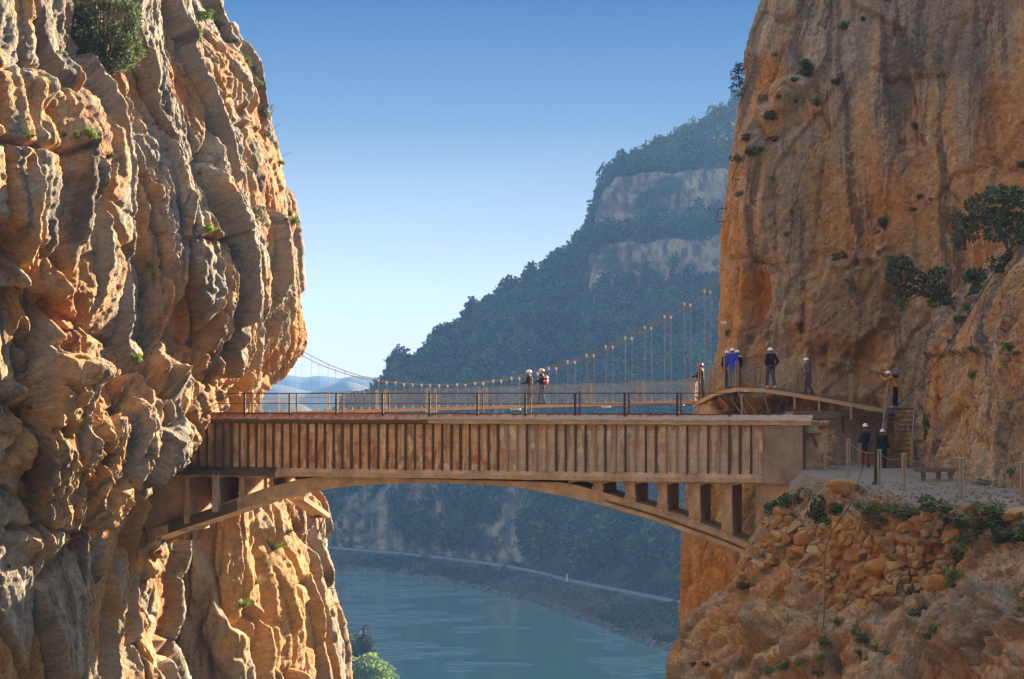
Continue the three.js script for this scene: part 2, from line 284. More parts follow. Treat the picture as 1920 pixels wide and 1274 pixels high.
const westNear = rockFace(nearRows, 0.058, {
  wu: [0.3, 0.7, 1, 1, 1, 1, 1, 0.6, 0.12], wv: [0.6, 1, 1, 1, 1, 1, 1, 1, 1, 1, 1, 1, 1, 0.75],
  relief: leftRelief(0.8, 1), colour: leftColour,
  bumps: [
    { at: [90, 400], r: [4.2, 4.6], tint: 'flutes', mix: 1.0, hard: 0.8 }, { at: [300, 450], r: [4, 6], tint: 'flutes', mix: 0.8 },
    { at: [10, 470], r: [1.1, 1.5], amp: -1.9, hard: 0.8, tint: 'orange' }, { at: [30, 590], r: [1.5, 1.3], amp: -1.4, hard: 0.8 },
    { at: [110, 640], r: [0.9, 1.4], amp: -1.0, hard: 0.8 }, { at: [90, 170], r: [1.2, 1.0], amp: 0.5 }, { at: [100, 205], r: [0.5, 0.6], amp: -0.7, hard: 0.8 },
    { at: [155, 340], r: [0.3, 0.35], amp: -0.4, hard: 0.8 }, { at: [130, 395], r: [0.22, 0.4], amp: -0.35, hard: 0.8, tint: 'orange' },
    { at: [290, 420], r: [2.2, 5.0], amp: 0.5, tint: 'grey', mix: 0.9 }, { at: [400, 560], r: [1.8, 3.4], amp: 0.8, tint: 'grey', mix: 0.5 }, { at: [225, 480], r: [0.7, 4], tint: 'grey', mix: 0.8 },
    { at: [300, 735], r: [1.0, 1.2], amp: 0.7 }, { at: [350, 740], r: [0.9, 1.3], amp: 0.6 }, { at: [290, 745], r: [0.28, 0.7], amp: -0.8, hard: 0.8 }, { at: [225, 740], r: [0.35, 1.2], amp: -1.0, hard: 0.8 },
    { at: [150, 720], r: [1.4, 0.8], amp: 0.6 }, { at: [30, 740], r: [0.9, 0.7], amp: 0.9, hard: 0.8 }, { at: [130, 660], r: [1.6, 0.5], amp: -0.8 }, { at: [60, 850], r: [1.6, 1.0], amp: 0.7 }, { at: [180, 830], r: [0.8, 1.0], amp: 0.6 },
    { at: [200, 860], r: [0.35, 0.35], amp: -0.5, hard: 0.8 }, { at: [160, 1010], r: [0.6, 0.9], amp: -0.9, hard: 0.8 }, { at: [180, 1080], r: [0.3, 0.8], amp: -0.7, hard: 0.8 }, { at: [190, 1180], r: [0.7, 2.2], amp: -1.6, hard: 0.8 },
    { at: [60, 1020], r: [1.5, 0.6], amp: 0.8, tint: 'orange', mix: 0.5 }, { at: [60, 1120], r: [2.0, 2.5], tint: 'grey', mix: 0.7 }, { at: [100, 930], r: [1.2, 1.6], tint: 'grey', mix: 0.7 }],
  cracks: [
    { line: [[0, 128], [45, 118], [80, 130]], depth: 0.35, w: 0.1 }, { line: [[0, 262], [60, 268], [110, 283], [170, 268]], depth: 0.5, w: 0.14, step: 0.2 }, { line: [[210, 350], [232, 470], [238, 540], [215, 585]], depth: 0.35, w: 0.07 },
    { line: [[250, 320], [262, 440], [275, 560]], depth: 0.6, w: 0.13, step: 0.3 }, { line: [[235, 150], [220, 215], [238, 262]], depth: 0.5, w: 0.12 }, { line: [[320, 60], [310, 160], [340, 190]], depth: 0.4, w: 0.12 },
    { line: [[345, 460], [430, 440]], depth: 0.3, w: 0.1, step: 0.25 }, { line: [[0, 985], [70, 990], [120, 1000], [215, 990]], depth: 0.35, w: 0.1, step: 0.25 }, { line: [[150, 620], [235, 660], [330, 690]], depth: 0.5, w: 0.16, step: -0.3 }, { line: [[340, 640], [390, 680], [470, 640]], depth: 0.2, w: 0.1, step: -0.4 }],
});
const rockThing = (name, face, label) => solo(name, face.g, rockMaterial, label, null, null, 'structure');
rockThing('cliff_wall', westNear, 'near sunlit ochre limestone cliff that the aqueduct runs into');

// the far part of the west wall, jutting over the gorge behind the bridges
const sky = table([[-90, 405], [0, 412], [60, 440], [100, 470], [150, 493], [200, 498], [240, 503], [300, 532], [350, 546], [390, 558], [480, 564], [560, 572], [630, 581], [655, 576], [690, 550], [720, 516], [745, 500], [780, 492], [850, 520], [905, 562], [960, 596], [1010, 604], [1080, 621], [1150, 634], [1230, 643], [1300, 650], [1400, 655]]);
const farRows = [];
for (const py of [-90, 0, 60, 110, 160, 230, 300, 360, 430, 510, 580, 630, 660, 690, 720, 750, 790, 850, 910, 960, 1010, 1080, 1150, 1230, 1380]) {
  const s = sky(py) - mix(20, 2, smooth(860, 960, py)), t = smooth(520, 620, py) * (1 - smooth(780, 960, py)), u = smooth(630, 740, py) * (1 - smooth(760, 960, py)), low = smooth(860, 960, py);
  farRows.push([[180, py, 88], [mix(290, 300, low), py, 87 + 5 * t], [mix(mix(s - 120, 400, u), 360, low), py, mix(88, 96.5, t) - low * 1], [mix(mix(s - 55, 450, u), 440, low), py, mix(mix(91, 98.5, t), 87.5, low)], [mix(s - 12, s - 70, low), py, mix(mix(96, 101, t), 94.5, low)], [s, py, mix(mix(101, 105, t), 103, low)], [s - 6, py, 112], [s - 140, py, 130]]);
}
const westFar = rockFace(farRows, 0.08, {
  wu: [0.3, 0.8, 1, 1, 1, 0.5, 0.1],
  relief: leftRelief(0.75, 0.8), colour: leftColour,
  bumps: [{ at: [530, 1120], r: [5, 6], tint: 'tan', mix: 0.95, hard: 0.4 }, { at: [520, 1100], r: [5, 6], tint: 'flutes', mix: 0.9 }, { at: [510, 680], r: [3, 2.2], tint: 'orange', mix: 0.8 }, { at: [500, 560], r: [2.5, 3.5], tint: 'grey', mix: 0.5 }, { at: [380, 1080], r: [1.2, 4], tint: 'grey', mix: 0.6 },
    { at: [430, 150], r: [3.5, 6], tint: 'blocks', mix: 0.8 }, { at: [470, 190], r: [0.8, 0.8], amp: 0.5 }, { at: [455, 215], r: [0.8, 0.3], amp: -0.6, tint: 'orange' }, { at: [360, 250], r: [0.8, 1.2], amp: -0.6, tint: 'orange' }, { at: [395, 310], r: [0.8, 1.8], amp: -0.3, tint: 'orange', mix: 0.7 }],
  cracks: [{ line: [[420, 60], [450, 100], [500, 105]], depth: 0.4, w: 0.13, step: 0.3 }, { line: [[340, 120], [390, 240], [420, 380]], depth: 0.6, w: 0.2 }, { line: [[440, 235], [500, 255], [540, 300]], depth: 0.4, w: 0.12, step: 0.3 }, { line: [[440, 960], [420, 1080], [370, 1200]], depth: 0.4, w: 0.15 }],
});
rockThing('cliff_wall', westFar, 'far limestone buttress overhanging the gorge behind the bridges');

// broken ledges at the foot of the west wall, under the springing of the arch
const footRows = [[215, 1000, 74, 235, 998, 77, 280, 1000, 79, 320, 1010, 80, 332, 1014, 84, 335, 1014, 95], [212, 1035, 73.5, 240, 1030, 76, 290, 1035, 77, 318, 1040, 78.5, 328, 1045, 84, 330, 1045, 95], [205, 1080, 73, 240, 1085, 76.5, 268, 1090, 77.5, 300, 1080, 79, 315, 1085, 85, 320, 1085, 95],
  [200, 1130, 72, 232, 1135, 75.5, 262, 1140, 76.5, 300, 1145, 78, 318, 1150, 84, 320, 1150, 95], [200, 1175, 71, 230, 1170, 74, 266, 1175, 75, 285, 1200, 76.5, 300, 1205, 83, 310, 1205, 95], [195, 1230, 70.5, 240, 1235, 73.5, 290, 1240, 74.5, 318, 1250, 76, 330, 1255, 83, 340, 1255, 95], [190, 1340, 69, 250, 1340, 72.5, 300, 1340, 73.5, 335, 1345, 75, 350, 1350, 82, 360, 1350, 95]]
  .map((r) => { const o = []; for (let i = 0; i < r.length; i += 3) o.push([r[i], r[i + 1], r[i + 2]]); return o; });
const westFoot = rockFace(footRows, 0.07, { wu: [1, 1, 1, 0.5, 0.15], relief: leftRelief(0.6, 0.5), colour: leftColour, bumps: [{ at: [260, 1150], r: [1, 1], tint: 'orange', mix: 0.6 }], cracks: [{ line: [[235, 1085], [300, 1075]], depth: 0.3, w: 0.1, step: 0.3 }, { line: [[290, 1090], [285, 1150], [300, 1200]], depth: 0.3, w: 0.08 }, { line: [[205, 1175], [265, 1165]], depth: 0.3, w: 0.1, step: 0.3 }] });
rockThing('rock_ledge', westFoot, 'broken rock ledges in shade under the arch, against the near cliff');

// ---------------- the east wall: smoother slabs with long drip stains
function eastRelief(rough) {
  return (x, y, z, s) => {
    const n1 = noise(x * 0.5, y * 0.35, z * 0.5); let wx = x + 0.25 * n1, wy = y + 0.3 * noise(x * 0.5 + 9, y * 0.5, z * 0.5), wz = z - 0.25 * n1;
    const blocky = Math.max(rough, s.tint.blocks ?? 0);
    let h = 0.5 * fbm(x * 0.14, y * 0.08, z * 0.14, 3) + 0.10 * fbm(x * 0.8, y * 0.3, z * 0.8, 3);
    h += (0.28 + blocky * 0.6) * plates(wx - 0.1 * wy, wy, wz, 2.3, 7.5, 0.8, 1.4, 0.42);          // long upright flakes with thin joints
    s.big = W.a; s.joint = W.f2 - W.f1;
    wx += s.nx * h; wy += s.ny * h; wz += s.nz * h; x += s.nx * h; y += s.ny * h; z += s.nz * h;
    h += blocky * (plates(wx + 5, wy, wz, 1.9, 2.6, 0.6, 1.4, 0.2) + plates(wx + 7, wy, wz, 0.8, 1.1, 0.32, 1.6, 0.1)) + (0.2 + blocky) * plates(wx, wy + 3, wz, 0.33, 0.5, 0.10, 1.4, 0.03);
    h += (s.calm ? 0 : 0.10) * (ridged(s.U * 1.1 + 0.3 * n1, y * 0.12, 4, 2) - 0.6) + 0.10 * (ridged(x * 2.2, y * 1.6, z * 2.2, 3) - 0.6) - 0.13 * smooth(0.34, 0.5, fbm(x * 3 + 4, y * 2.2, z * 3, 2));
    s.plate = W.a;
    return h;
  };
}
function eastColour(x, y, z, s, rgb) {
  const a = fbm(x * 0.3, y * 0.22, z * 0.3, 3), b = fbm(x * 1.5 + 20, y * 1.2, z * 1.5, 3), c = fbm(x * 6, y * 5, z * 6, 2), u = s.U + 0.25 * noise(s.U * 0.4, y * 0.35, 1) + 0.05 * noise(s.U * 2, y * 1.2, 5);
  const broad = fbm(u * 0.4, y * 0.07, 3, 3), drip = fbm(u * 1.1 + 40, y * 0.10, 6, 3), thin = fbm(u * 4.5, y * 0.25, 9, 2), bare = Math.max(s.tint.bare ?? 0, s.calm ?? 0), slab = s.big - 0.5;
  rgb[0] = 0.63; rgb[1] = 0.36; rgb[2] = 0.135;
  put(rgb, 0.70, 0.48, 0.245, smooth(0, 0.4, b) * 0.75);
  put(rgb, 0.60, 0.235, 0.045, smooth(0.08, 0.38, a - slab * 0.2) * 0.85);
  put(rgb, 0.44, 0.345, 0.24, smooth(-0.04, 0.07, broad + slab * 0.35 + 0.4 * drip + 0.25 * c) * 0.85 * (1 - 0.8 * bare));
  put(rgb, 0.13, 0.10, 0.075, smooth(0.09, 0.2, drip + 0.35 * thin + 0.45 * c) * 0.8 * (1 - bare));
  put(rgb, 0.72, 0.50, 0.28, smooth(0.22, 0.29, thin - 0.3 * drip + 0.25 * b) * 0.65 * (1 - bare));
  if (s.calm) { put(rgb, 0.37, 0.27, 0.175, smooth(-0.12, 0.1, fbm(x * 0.7, y * 0.8, z * 0.7 + 5, 3) + 0.3 * c) * 0.75); put(rgb, 0.16, 0.115, 0.08, smooth(0.12, 0.3, fbm(x * 1.6 + 3, y * 1.6, z * 1.6, 3) + 0.3 * c) * 0.6); }
  if (s.tint.dark) put(rgb, 0.19, 0.15, 0.12, clamp(s.tint.dark * (0.7 + 0.9 * c)));
  if (s.tint.orange) put(rgb, 0.68, 0.255, 0.035, clamp(s.tint.orange * (0.75 + b * 0.6)));
  if (s.tint.rust) put(rgb, 0.45, 0.20, 0.05, clamp(s.tint.rust * (0.7 + b * 0.8)));
  if (s.tint.pale) put(rgb, 0.58, 0.43, 0.275, clamp(s.tint.pale * (0.7 + b * 0.5)));
  const k = 1 + 0.5 * c + 0.18 * (s.plate - 0.5);
  rgb[0] *= k; rgb[1] *= k; rgb[2] *= k;
}
const eastEdge = table([[-90, 1430], [0, 1428], [30, 1416], [60, 1410], [120, 1402], [200, 1386], [300, 1370], [400, 1357], [500, 1351], [600, 1344], [700, 1335], [745, 1322], [780, 1302], [850, 1290], [920, 1282], [1000, 1276], [1080, 1276], [1150, 1272], [1220, 1276], [1300, 1285], [1400, 1290]]);
const eastRows = [];
for (const py of [-90, 0, 60, 130, 210, 300, 390, 470, 550, 630, 700, 745, 780, 840, 920, 1000, 1080, 1160, 1240, 1360]) {
  const e = eastEdge(py) + 2, low = smooth(740, 800, py), top = smooth(300, -50, py), d = 81 - 0.4 * low + 2 * top;
  eastRows.push([[2700, py, 122], [e + 524, py, d + 24], [e + 173, py, d + 10], [e + 26, py, d + 4.7], [e, py, d + 2.8], [e + 40, py, d + 0.6], [e + 110, py, d - 0.6], [1560, py, d - 1.2 + top], [1650, py, 79 - 0.5 * low + 2 * top], [1740, py, 78 + 2 * top], [1830, py, 76 + 2 * top], [1930, py, 73 + 2 * top], [2120, py, 66 + 2 * top]]);
}
const east = rockFace(eastRows, 0.062, {
  grain: [0.95, 0.3],
  wu: [0.03, 0.05, 0.3, 0.9, 1, 1, 1, 1, 1, 1, 0.8, 0.2],
  relief: eastRelief(0.12), colour: eastColour,
  bumps: [
    { at: [1470, 190], r: [3.2, 1.5], turn: -0.75, tint: 'pale', mix: 0.85 }, { at: [1410, 280], r: [1.5, 1.3], tint: 'pale', mix: 0.8 }, { at: [1440, 60], r: [1.4, 2.4], tint: 'pale', mix: 0.5 }, { at: [1560, 60], r: [1.0, 1.8], tint: 'pale', mix: 0.6 }, { at: [1480, 190], r: [3.4, 1.2], turn: -0.75, amp: 0.45 },
    { at: [1470, 190], r: [3.2, 1.7], turn: -0.75, tint: 'blocks', mix: 0.9 }, { at: [1410, 280], r: [1.6, 1.6], tint: 'blocks', mix: 0.9 }, { at: [1540, 90], r: [1.8, 1.3], tint: 'blocks', mix: 0.8 }, { at: [1500, 180], r: [0.9, 0.6], amp: 0.5, hard: 0.5 }, { at: [1478, 205], r: [0.4, 0.7], amp: 0.5, hard: 0.5 },
    { at: [1410, 560], r: [0.95, 2.2], amp: -1.15, hard: 0.8, tint: 'orange', mix: 1 }, { at: [1375, 600], r: [1.2, 3], tint: 'orange', mix: 0.55 }, { at: [1370, 430], r: [0.8, 2], tint: 'orange', mix: 0.4 }, { at: [1430, 660], r: [1.0, 0.9], tint: 'orange', mix: 0.7 },
    { at: [1590, 570], r: [2.3, 3.2], turn: 0.5, amp: 1.0, hard: 0.3, tint: 'dark', mix: 0.65 }, { at: [1570, 660], r: [2.6, 0.55], turn: 0.25, amp: -0.35, tint: 'rust', mix: 1 }, { at: [1530, 640], r: [1.2, 0.6], tint: 'rust', mix: 0.8 }, { at: [1500, 690], r: [2.0, 1.2], tint: 'pale', mix: 0.7 }, { at: [1600, 700], r: [2.6, 1.2], tint: 'pale', mix: 0.45 }, { at: [1600, 700], r: [3, 1.4], tint: 'bare', mix: 0.9 }, { at: [1450, 690], r: [1.6, 1.6], tint: 'blocks', mix: 0.4 }, { at: [1550, 700], r: [2.4, 1.2], tint: 'blocks', mix: 0.35 },
    { at: [1800, 90], r: [3.2, 3.6], tint: 'dark', mix: 0.75 }, { at: [1500, 350], r: [2.2, 2.8], tint: 'dark', mix: 0.45 }, { at: [1640, 330], r: [0.7, 2.2], tint: 'orange', mix: 0.6 }, { at: [1715, 240], r: [0.6, 2.4], tint: 'orange', mix: 0.55 }, { at: [1690, 380], r: [0.9, 1.6], tint: 'orange', mix: 0.6 }, { at: [1880, 260], r: [2.2, 3.5], tint: 'orange', mix: 0.5 }, { at: [1880, 260], r: [2.2, 3.5], tint: 'blocks', mix: 0.5 }, { at: [1690, 320], r: [0.7, 1.5], tint: 'blocks', mix: 0.8 },
    { at: [1718, 470], r: [0.18, 1.1], tint: 'dark', mix: 1 }, { at: [1682, 600], r: [0.14, 0.7], tint: 'dark', mix: 1 }, { at: [1562, 700], r: [0.16, 0.8], tint: 'dark', mix: 0.9 }, { at: [1430, 830], r: [3, 1.0], tint: 'rust', mix: 0.8 },
    { at: [1330, 1120], r: [3, 4], tint: 'orange', mix: 0.75 }, { at: [1330, 1100], r: [3, 4], tint: 'bare', mix: 1 }, { at: [1330, 1100], r: [2.5, 4], tint: 'blocks', mix: 0.3 }, { at: [1500, 760], r: [4, 0.5], amp: -0.9, hard: 0.4 }],
  cracks: [
    { line: [[1560, 495], [1600, 455], [1645, 430]], depth: 0.22, w: 0.07, step: -0.35 }, { line: [[1500, 640], [1520, 560], [1560, 495]], depth: 0.15, w: 0.06, step: -0.25 }, { line: [[1455, 340], [1480, 280], [1540, 210], [1580, 160]], depth: 0.22, w: 0.065, step: 0.2 }, { line: [[1448, 430], [1455, 340]], depth: 0.25, w: 0.07 }, { line: [[1365, 490], [1400, 488], [1430, 500], [1456, 520]], depth: 0.15, w: 0.06, step: -0.55, fall: 0.5 },
    { line: [[1600, 0], [1650, 30], [1690, 60], [1705, 110], [1720, 180], [1722, 250], [1740, 270]], depth: 0.22, w: 0.07, step: 0.35 }, { line: [[1860, 20], [1850, 110], [1845, 220], [1842, 330]], depth: 0.22, w: 0.065, step: 0.3 }, { line: [[1760, 365], [1800, 325], [1842, 310]], depth: 0.2, w: 0.06, step: 0.15 }, { line: [[1660, 310], [1658, 400], [1640, 440]], depth: 0.25, w: 0.065, step: 0.3 },
    { line: [[1720, 80], [1790, 40], [1870, 0]], depth: 0.12, w: 0.05 }, { line: [[1730, 110], [1770, 60], [1800, 30]], depth: 0.1, w: 0.05 }, { line: [[1640, 740], [1680, 680], [1740, 590]], depth: 0.22, w: 0.06, step: 0.2 }, { line: [[1545, 735], [1600, 690], [1660, 705]], depth: 0.2, w: 0.06, step: 0.2 }, { line: [[1290, 1110], [1300, 1140], [1306, 1200]], depth: 0.2, w: 0.06 }],
});
rockThing('cliff_wall', east, 'tall shaded limestone wall with dark drip streaks above the walkway');

const eastNearRows = [
  [[1975, 330, 73], [1990, 330, 69], [2010, 330, 66], [2040, 330, 63], [2080, 330, 60], [2200, 330, 54]],
  [[1915, 405, 76], [1925, 410, 71], [1950, 412, 67], [1990, 415, 63], [2040, 415, 58], [2200, 415, 52]],
  [[1850, 475, 77], [1862, 482, 71], [1890, 480, 67], [1930, 480, 63], [2000, 480, 57], [2200, 480, 50]],
  [[1800, 545, 77], [1812, 552, 71], [1845, 550, 67], [1890, 545, 63.5], [1960, 545, 58], [2200, 545, 49]],
  [[1748, 610, 77], [1762, 618, 71.5], [1812, 615, 67.5], [1868, 610, 63.5], [1940, 610, 58], [2200, 610, 48]],
  [[1732, 668, 77], [1745, 678, 71], [1808, 675, 66.5], [1860, 670, 62], [1935, 670, 57], [2200, 670, 47.5]],
  [[1728, 740, 77], [1738, 745, 70.5], [1800, 745, 66], [1850, 745, 61], [1930, 745, 56], [2200, 745, 47]],
  [[1728, 820, 77], [1736, 825, 70], [1790, 825, 65.5], [1845, 825, 60.5], [1925, 825, 55.5], [2200, 825, 46.5]],
  [[1722, 880, 77], [1728, 885, 69.5], [1785, 892, 64.5], [1840, 902, 59], [1920, 918, 54.5], [2200, 935, 46]],
  [[1716, 940, 76], [1722, 945, 68.5], [1780, 950, 63.5], [1835, 958, 57.5], [1915, 970, 53.5], [2200, 985, 45]]];
const eastNear = rockFace(eastNearRows, 0.05, {
  grain: [0.8, 0.6],
  wu: [0.4, 1, 1, 0.9, 0.2],
  relief: eastRelief(0.28), colour: eastColour,
  bumps: [{ at: [1800, 600], r: [1.0, 0.9], amp: 0.35, tint: 'pale', mix: 0.4 }, { at: [1860, 620], r: [0.4, 2.6], turn: 0.35, amp: -0.5 }, { at: [1880, 760], r: [0.35, 3], turn: 0.3, amp: -0.45 }, { at: [1775, 740], r: [0.9, 1.4], tint: 'orange', mix: 0.4 }, { at: [1900, 800], r: [1.5, 2.6], tint: 'dark', mix: 0.7 }, { at: [1780, 800], r: [1, 2], tint: 'bare', mix: 0.8 }, { at: [1830, 560], r: [1.2, 1.2], tint: 'blocks', mix: 0.6 }],
  cracks: [{ line: [[1740, 668], [1790, 660], [1830, 665]], depth: 0.25, w: 0.08, step: 0.3 }, { line: [[1805, 660], [1812, 750], [1790, 870]], depth: 0.4, w: 0.11 }, { line: [[1850, 600], [1840, 700], [1815, 860]], depth: 0.45, w: 0.12 }, { line: [[1920, 590], [1870, 720], [1850, 880]], depth: 0.4, w: 0.1 }, { line: [[1735, 742], [1770, 748], [1800, 735]], depth: 0.15, w: 0.05 }, { line: [[1762, 660], [1755, 600], [1790, 570]], depth: 0.3, w: 0.1 }],
});
rockThing('cliff_buttress', eastNear, 'fluted rock buttress rising beside the stairs and bench');

// the slope below the terrace
const slopeRows = [
  [[1436, 962, 72], [1478, 930, 65], [1560, 912, 58.5], [1650, 938, 52.5], [1750, 948, 50], [1850, 955, 48.5], [1960, 962, 47], [2150, 970, 44]],
  [[1424, 992, 66], [1485, 972, 60.5], [1565, 965, 55.5], [1650, 975, 51.7], [1750, 982, 49.7], [1850, 990, 48], [1960, 995, 46.2], [2150, 1000, 43]],
  [[1396, 1046, 64], [1470, 1040, 58.5], [1560, 1038, 54.3], [1650, 1040, 51.2], [1750, 1045, 49.4], [1850, 1040, 47], [1960, 1030, 45], [2150, 1030, 42]],
  [[1384, 1104, 62], [1455, 1106, 57], [1550, 1108, 53.3], [1650, 1108, 50.6], [1750, 1108, 48.8], [1840, 1095, 46], [1960, 1080, 44], [2150, 1080, 41]],
  [[1312, 1155, 61], [1415, 1158, 56.6], [1530, 1160, 52.5], [1650, 1155, 49.6], [1750, 1150, 47.6], [1850, 1145, 45], [1960, 1140, 43], [2150, 1140, 40]],
  [[1284, 1206, 59.8], [1390, 1210, 55.6], [1510, 1212, 51.5], [1650, 1208, 48.5], [1750, 1205, 46.6], [1850, 1200, 44.2], [1960, 1200, 42.2], [2150, 1200, 39]],
  [[1262, 1275, 57.5], [1380, 1280, 53.8], [1500, 1285, 50], [1650, 1285, 47], [1750, 1285, 45.2], [1850, 1285, 43], [1960, 1285, 41], [2150, 1285, 38]],
  [[1240, 1400, 54], [1370, 1400, 51], [1490, 1400, 47.5], [1650, 1400, 45], [1750, 1400, 43.2], [1850, 1400, 41], [1960, 1400, 39], [2150, 1400, 36]]];
for (const r of slopeRows) r.unshift([r[0][0] + 6, r[0][1] + 4, r[0][2] + 6]);
const slopeBase = eastRelief(0.55), slopeRelief = (x, y, z, s) => { s.calm = 0.7; return slopeBase(x, y, z, s) + 0.10 * (ridged(x * 0.9 + y * 0.6, y * 0.9 - x * 0.5, z * 0.9, 2) - 0.6); };
const slope = rockFace(slopeRows, 0.045, {
  grain: [1, 0.3],
  wu: [0.3, 1, 1, 1, 1, 1, 1, 0.7, 0.2], wv: [1, 1, 1, 1, 1, 1, 0.4],
  relief: slopeRelief, colour: eastColour,
  bumps: [{ at: [1400, 1150], r: [3.2, 2.8], tint: 'orange', mix: 0.75 }, { at: [1400, 1150], r: [4, 3], tint: 'bare', mix: 1 }, { at: [1410, 1135], r: [0.6, 1.6], turn: 1.0, tint: 'dark', mix: 0.7 }, { at: [1450, 1200], r: [1.5, 0.75], turn: -0.6, amp: 0.75, hard: 0.4 }, { at: [1380, 1240], r: [1.5, 0.5], turn: -0.6, amp: 0.35, hard: 0.4 }, { at: [1520, 1240], r: [1.6, 0.7], turn: -0.6, amp: 0.6, hard: 0.4 }, { at: [1600, 1225], r: [0.7, 1.0], turn: 0.4, amp: 0.4, hard: 0.5 },
    { at: [1600, 1060], r: [3.4, 1.6], tint: 'orange', mix: 0.6 }, { at: [1600, 1030], r: [3.4, 1.2], tint: 'bare', mix: 1 }, { at: [1500, 1020], r: [1.5, 1.2], tint: 'blocks', mix: 0.9 }, { at: [1830, 1180], r: [2.6, 2.0], amp: 0.8, hard: 0.3, tint: 'dark', mix: 0.7 }, { at: [1700, 1180], r: [1.3, 1.5], tint: 'pale', mix: 0.4 }, { at: [1330, 1250], r: [0.7, 0.4], amp: 0.3, hard: 0.5 }],
  cracks: [{ line: [[1280, 1215], [1340, 1175], [1400, 1145], [1470, 1080]], depth: 0.15, w: 0.06, step: -0.35 }, { line: [[1300, 1260], [1400, 1200], [1480, 1150], [1560, 1100]], depth: 0.35, w: 0.1, step: -0.7 }, { line: [[1400, 1274], [1480, 1220], [1540, 1180], [1600, 1130]], depth: 0.35, w: 0.1, step: -0.6 }, { line: [[1475, 1080], [1462, 1130], [1475, 1170], [1445, 1215]], depth: 0.12, w: 0.08, step: 0.5, fall: 0.5 },
    { line: [[1760, 1060], [1756, 1120], [1745, 1180], [1740, 1274]], depth: 0.3, w: 0.07 }, { line: [[1560, 1274], [1590, 1190], [1640, 1130], [1760, 1120]], depth: 0.25, w: 0.08, step: 0.2 }, { line: [[1690, 1190], [1740, 1180], [1760, 1140]], depth: 0.2, w: 0.06 }],
});
rockThing('rocky_slope', slope, 'tilted rock slabs falling away below the gravel terrace');

// the west wall goes on past the viewer, outside the picture: sunlit, it throws its light on the shaded east side
{
  const rows = []; for (let j = 0; j <= 9; j++) { const y = 46 - 13 * j, row = []; for (let i = 0; i <= 12; i++) { const z = 62 - 9.4 * i, x = -27 - 5 * Math.sin(i * 0.9) - 0.05 * Math.max(0, z) - 0.06 * y + (i > 10 ? 3 : 0); row.push(V3(x, y, z)); } rows.push(row); }
  const pos = [], col = [], uv = [], index = [], nu = 130, nv = 110, rgb = [0, 0, 0];
  for (let j = 0; j < nv; j++) for (let i = 0; i < nu; i++) {
    const fu = i / (nu - 1) * 12, fv = j / (nv - 1) * 9, a = Math.min(11, Math.floor(fu)), b = Math.min(8, Math.floor(fv)), p = rows[b][a].clone().lerp(rows[b][a + 1], fu - a).lerp(rows[b + 1][a].clone().lerp(rows[b + 1][a + 1], fu - a), fv - b);
    const s = { U: fu * 9.4, V: fv * 13, tint: {}, plate: 0.5, big: 0.5, low: 0 }; p.x += 2.2 * fbm(p.x * 0.12, p.y * 0.1, p.z * 0.12, 4) + plates(p.x, p.y, p.z, 4, 7, 1.4, 1.2, 0.4); s.big = W.a; s.plate = W.b;
    leftColour(p.x, p.y, p.z, s, rgb); pos.push(p.x, p.y, p.z); col.push(...rgb); uv.push(p.z * 0.8, p.y);
  }
  for (let j = 0; j < nv - 1; j++) for (let i = 0; i < nu - 1; i++) { const a = j * nu + i, b = a + 1, c = a + nu, d = c + 1; index.push(a, c, b, b, c, d); }
  const g = new THREE.BufferGeometry(); g.setAttribute('position', new THREE.Float32BufferAttribute(pos, 3)); g.setAttribute('color', new THREE.Float32BufferAttribute(col, 3)); g.setAttribute('uv', new THREE.Float32BufferAttribute(uv, 2)); g.setIndex(index); g.computeVertexNormals();
  solo('cliff_wall', g, rockMaterial, 'continuation of the sunlit west wall of the gorge', null, null, 'structure');
}
// ---------------------------------------------------------------- the valley: far bank, hill, mountains, river, road
const shoreD = table([[-900, 820], [300, 760], [600, 696], [750, 673], [900, 617], [1000, 577], [1100, 530], [1200, 484], [1260, 468], [1400, 440], [1700, 400], [2800, 330]]);
const roadD = table([[-900, 880], [300, 800], [600, 742], [670, 728], [760, 709], [850, 686], [930, 664], [1000, 640], [1060, 610], [1150, 580], [1270, 544], [1400, 515], [1700, 470], [2800, 400]]);
const ridgeD = table([[-900, 900], [560, 880], [700, 850], [740, 850], [960, 950], [1100, 990], [1400, 1000], [2800, 1000]]);
const ridgeY = table([[-900, -30], [560, -26], [640, -16], [690, -12], [712, -4], [726, 0], [740, 7], [800, 17], [860, 29], [960, 54], [1050, 74], [1096, 86], [1114, 97], [1130, 104], [1190, 126], [1260, 141], [1340, 158], [1370, 170], [1400, 174], [1500, 178], [1700, 178], [2800, 178]]);
const rockyBank = (px) => smooth(590, 640, px) * (1 - smooth(940, 1040, px));
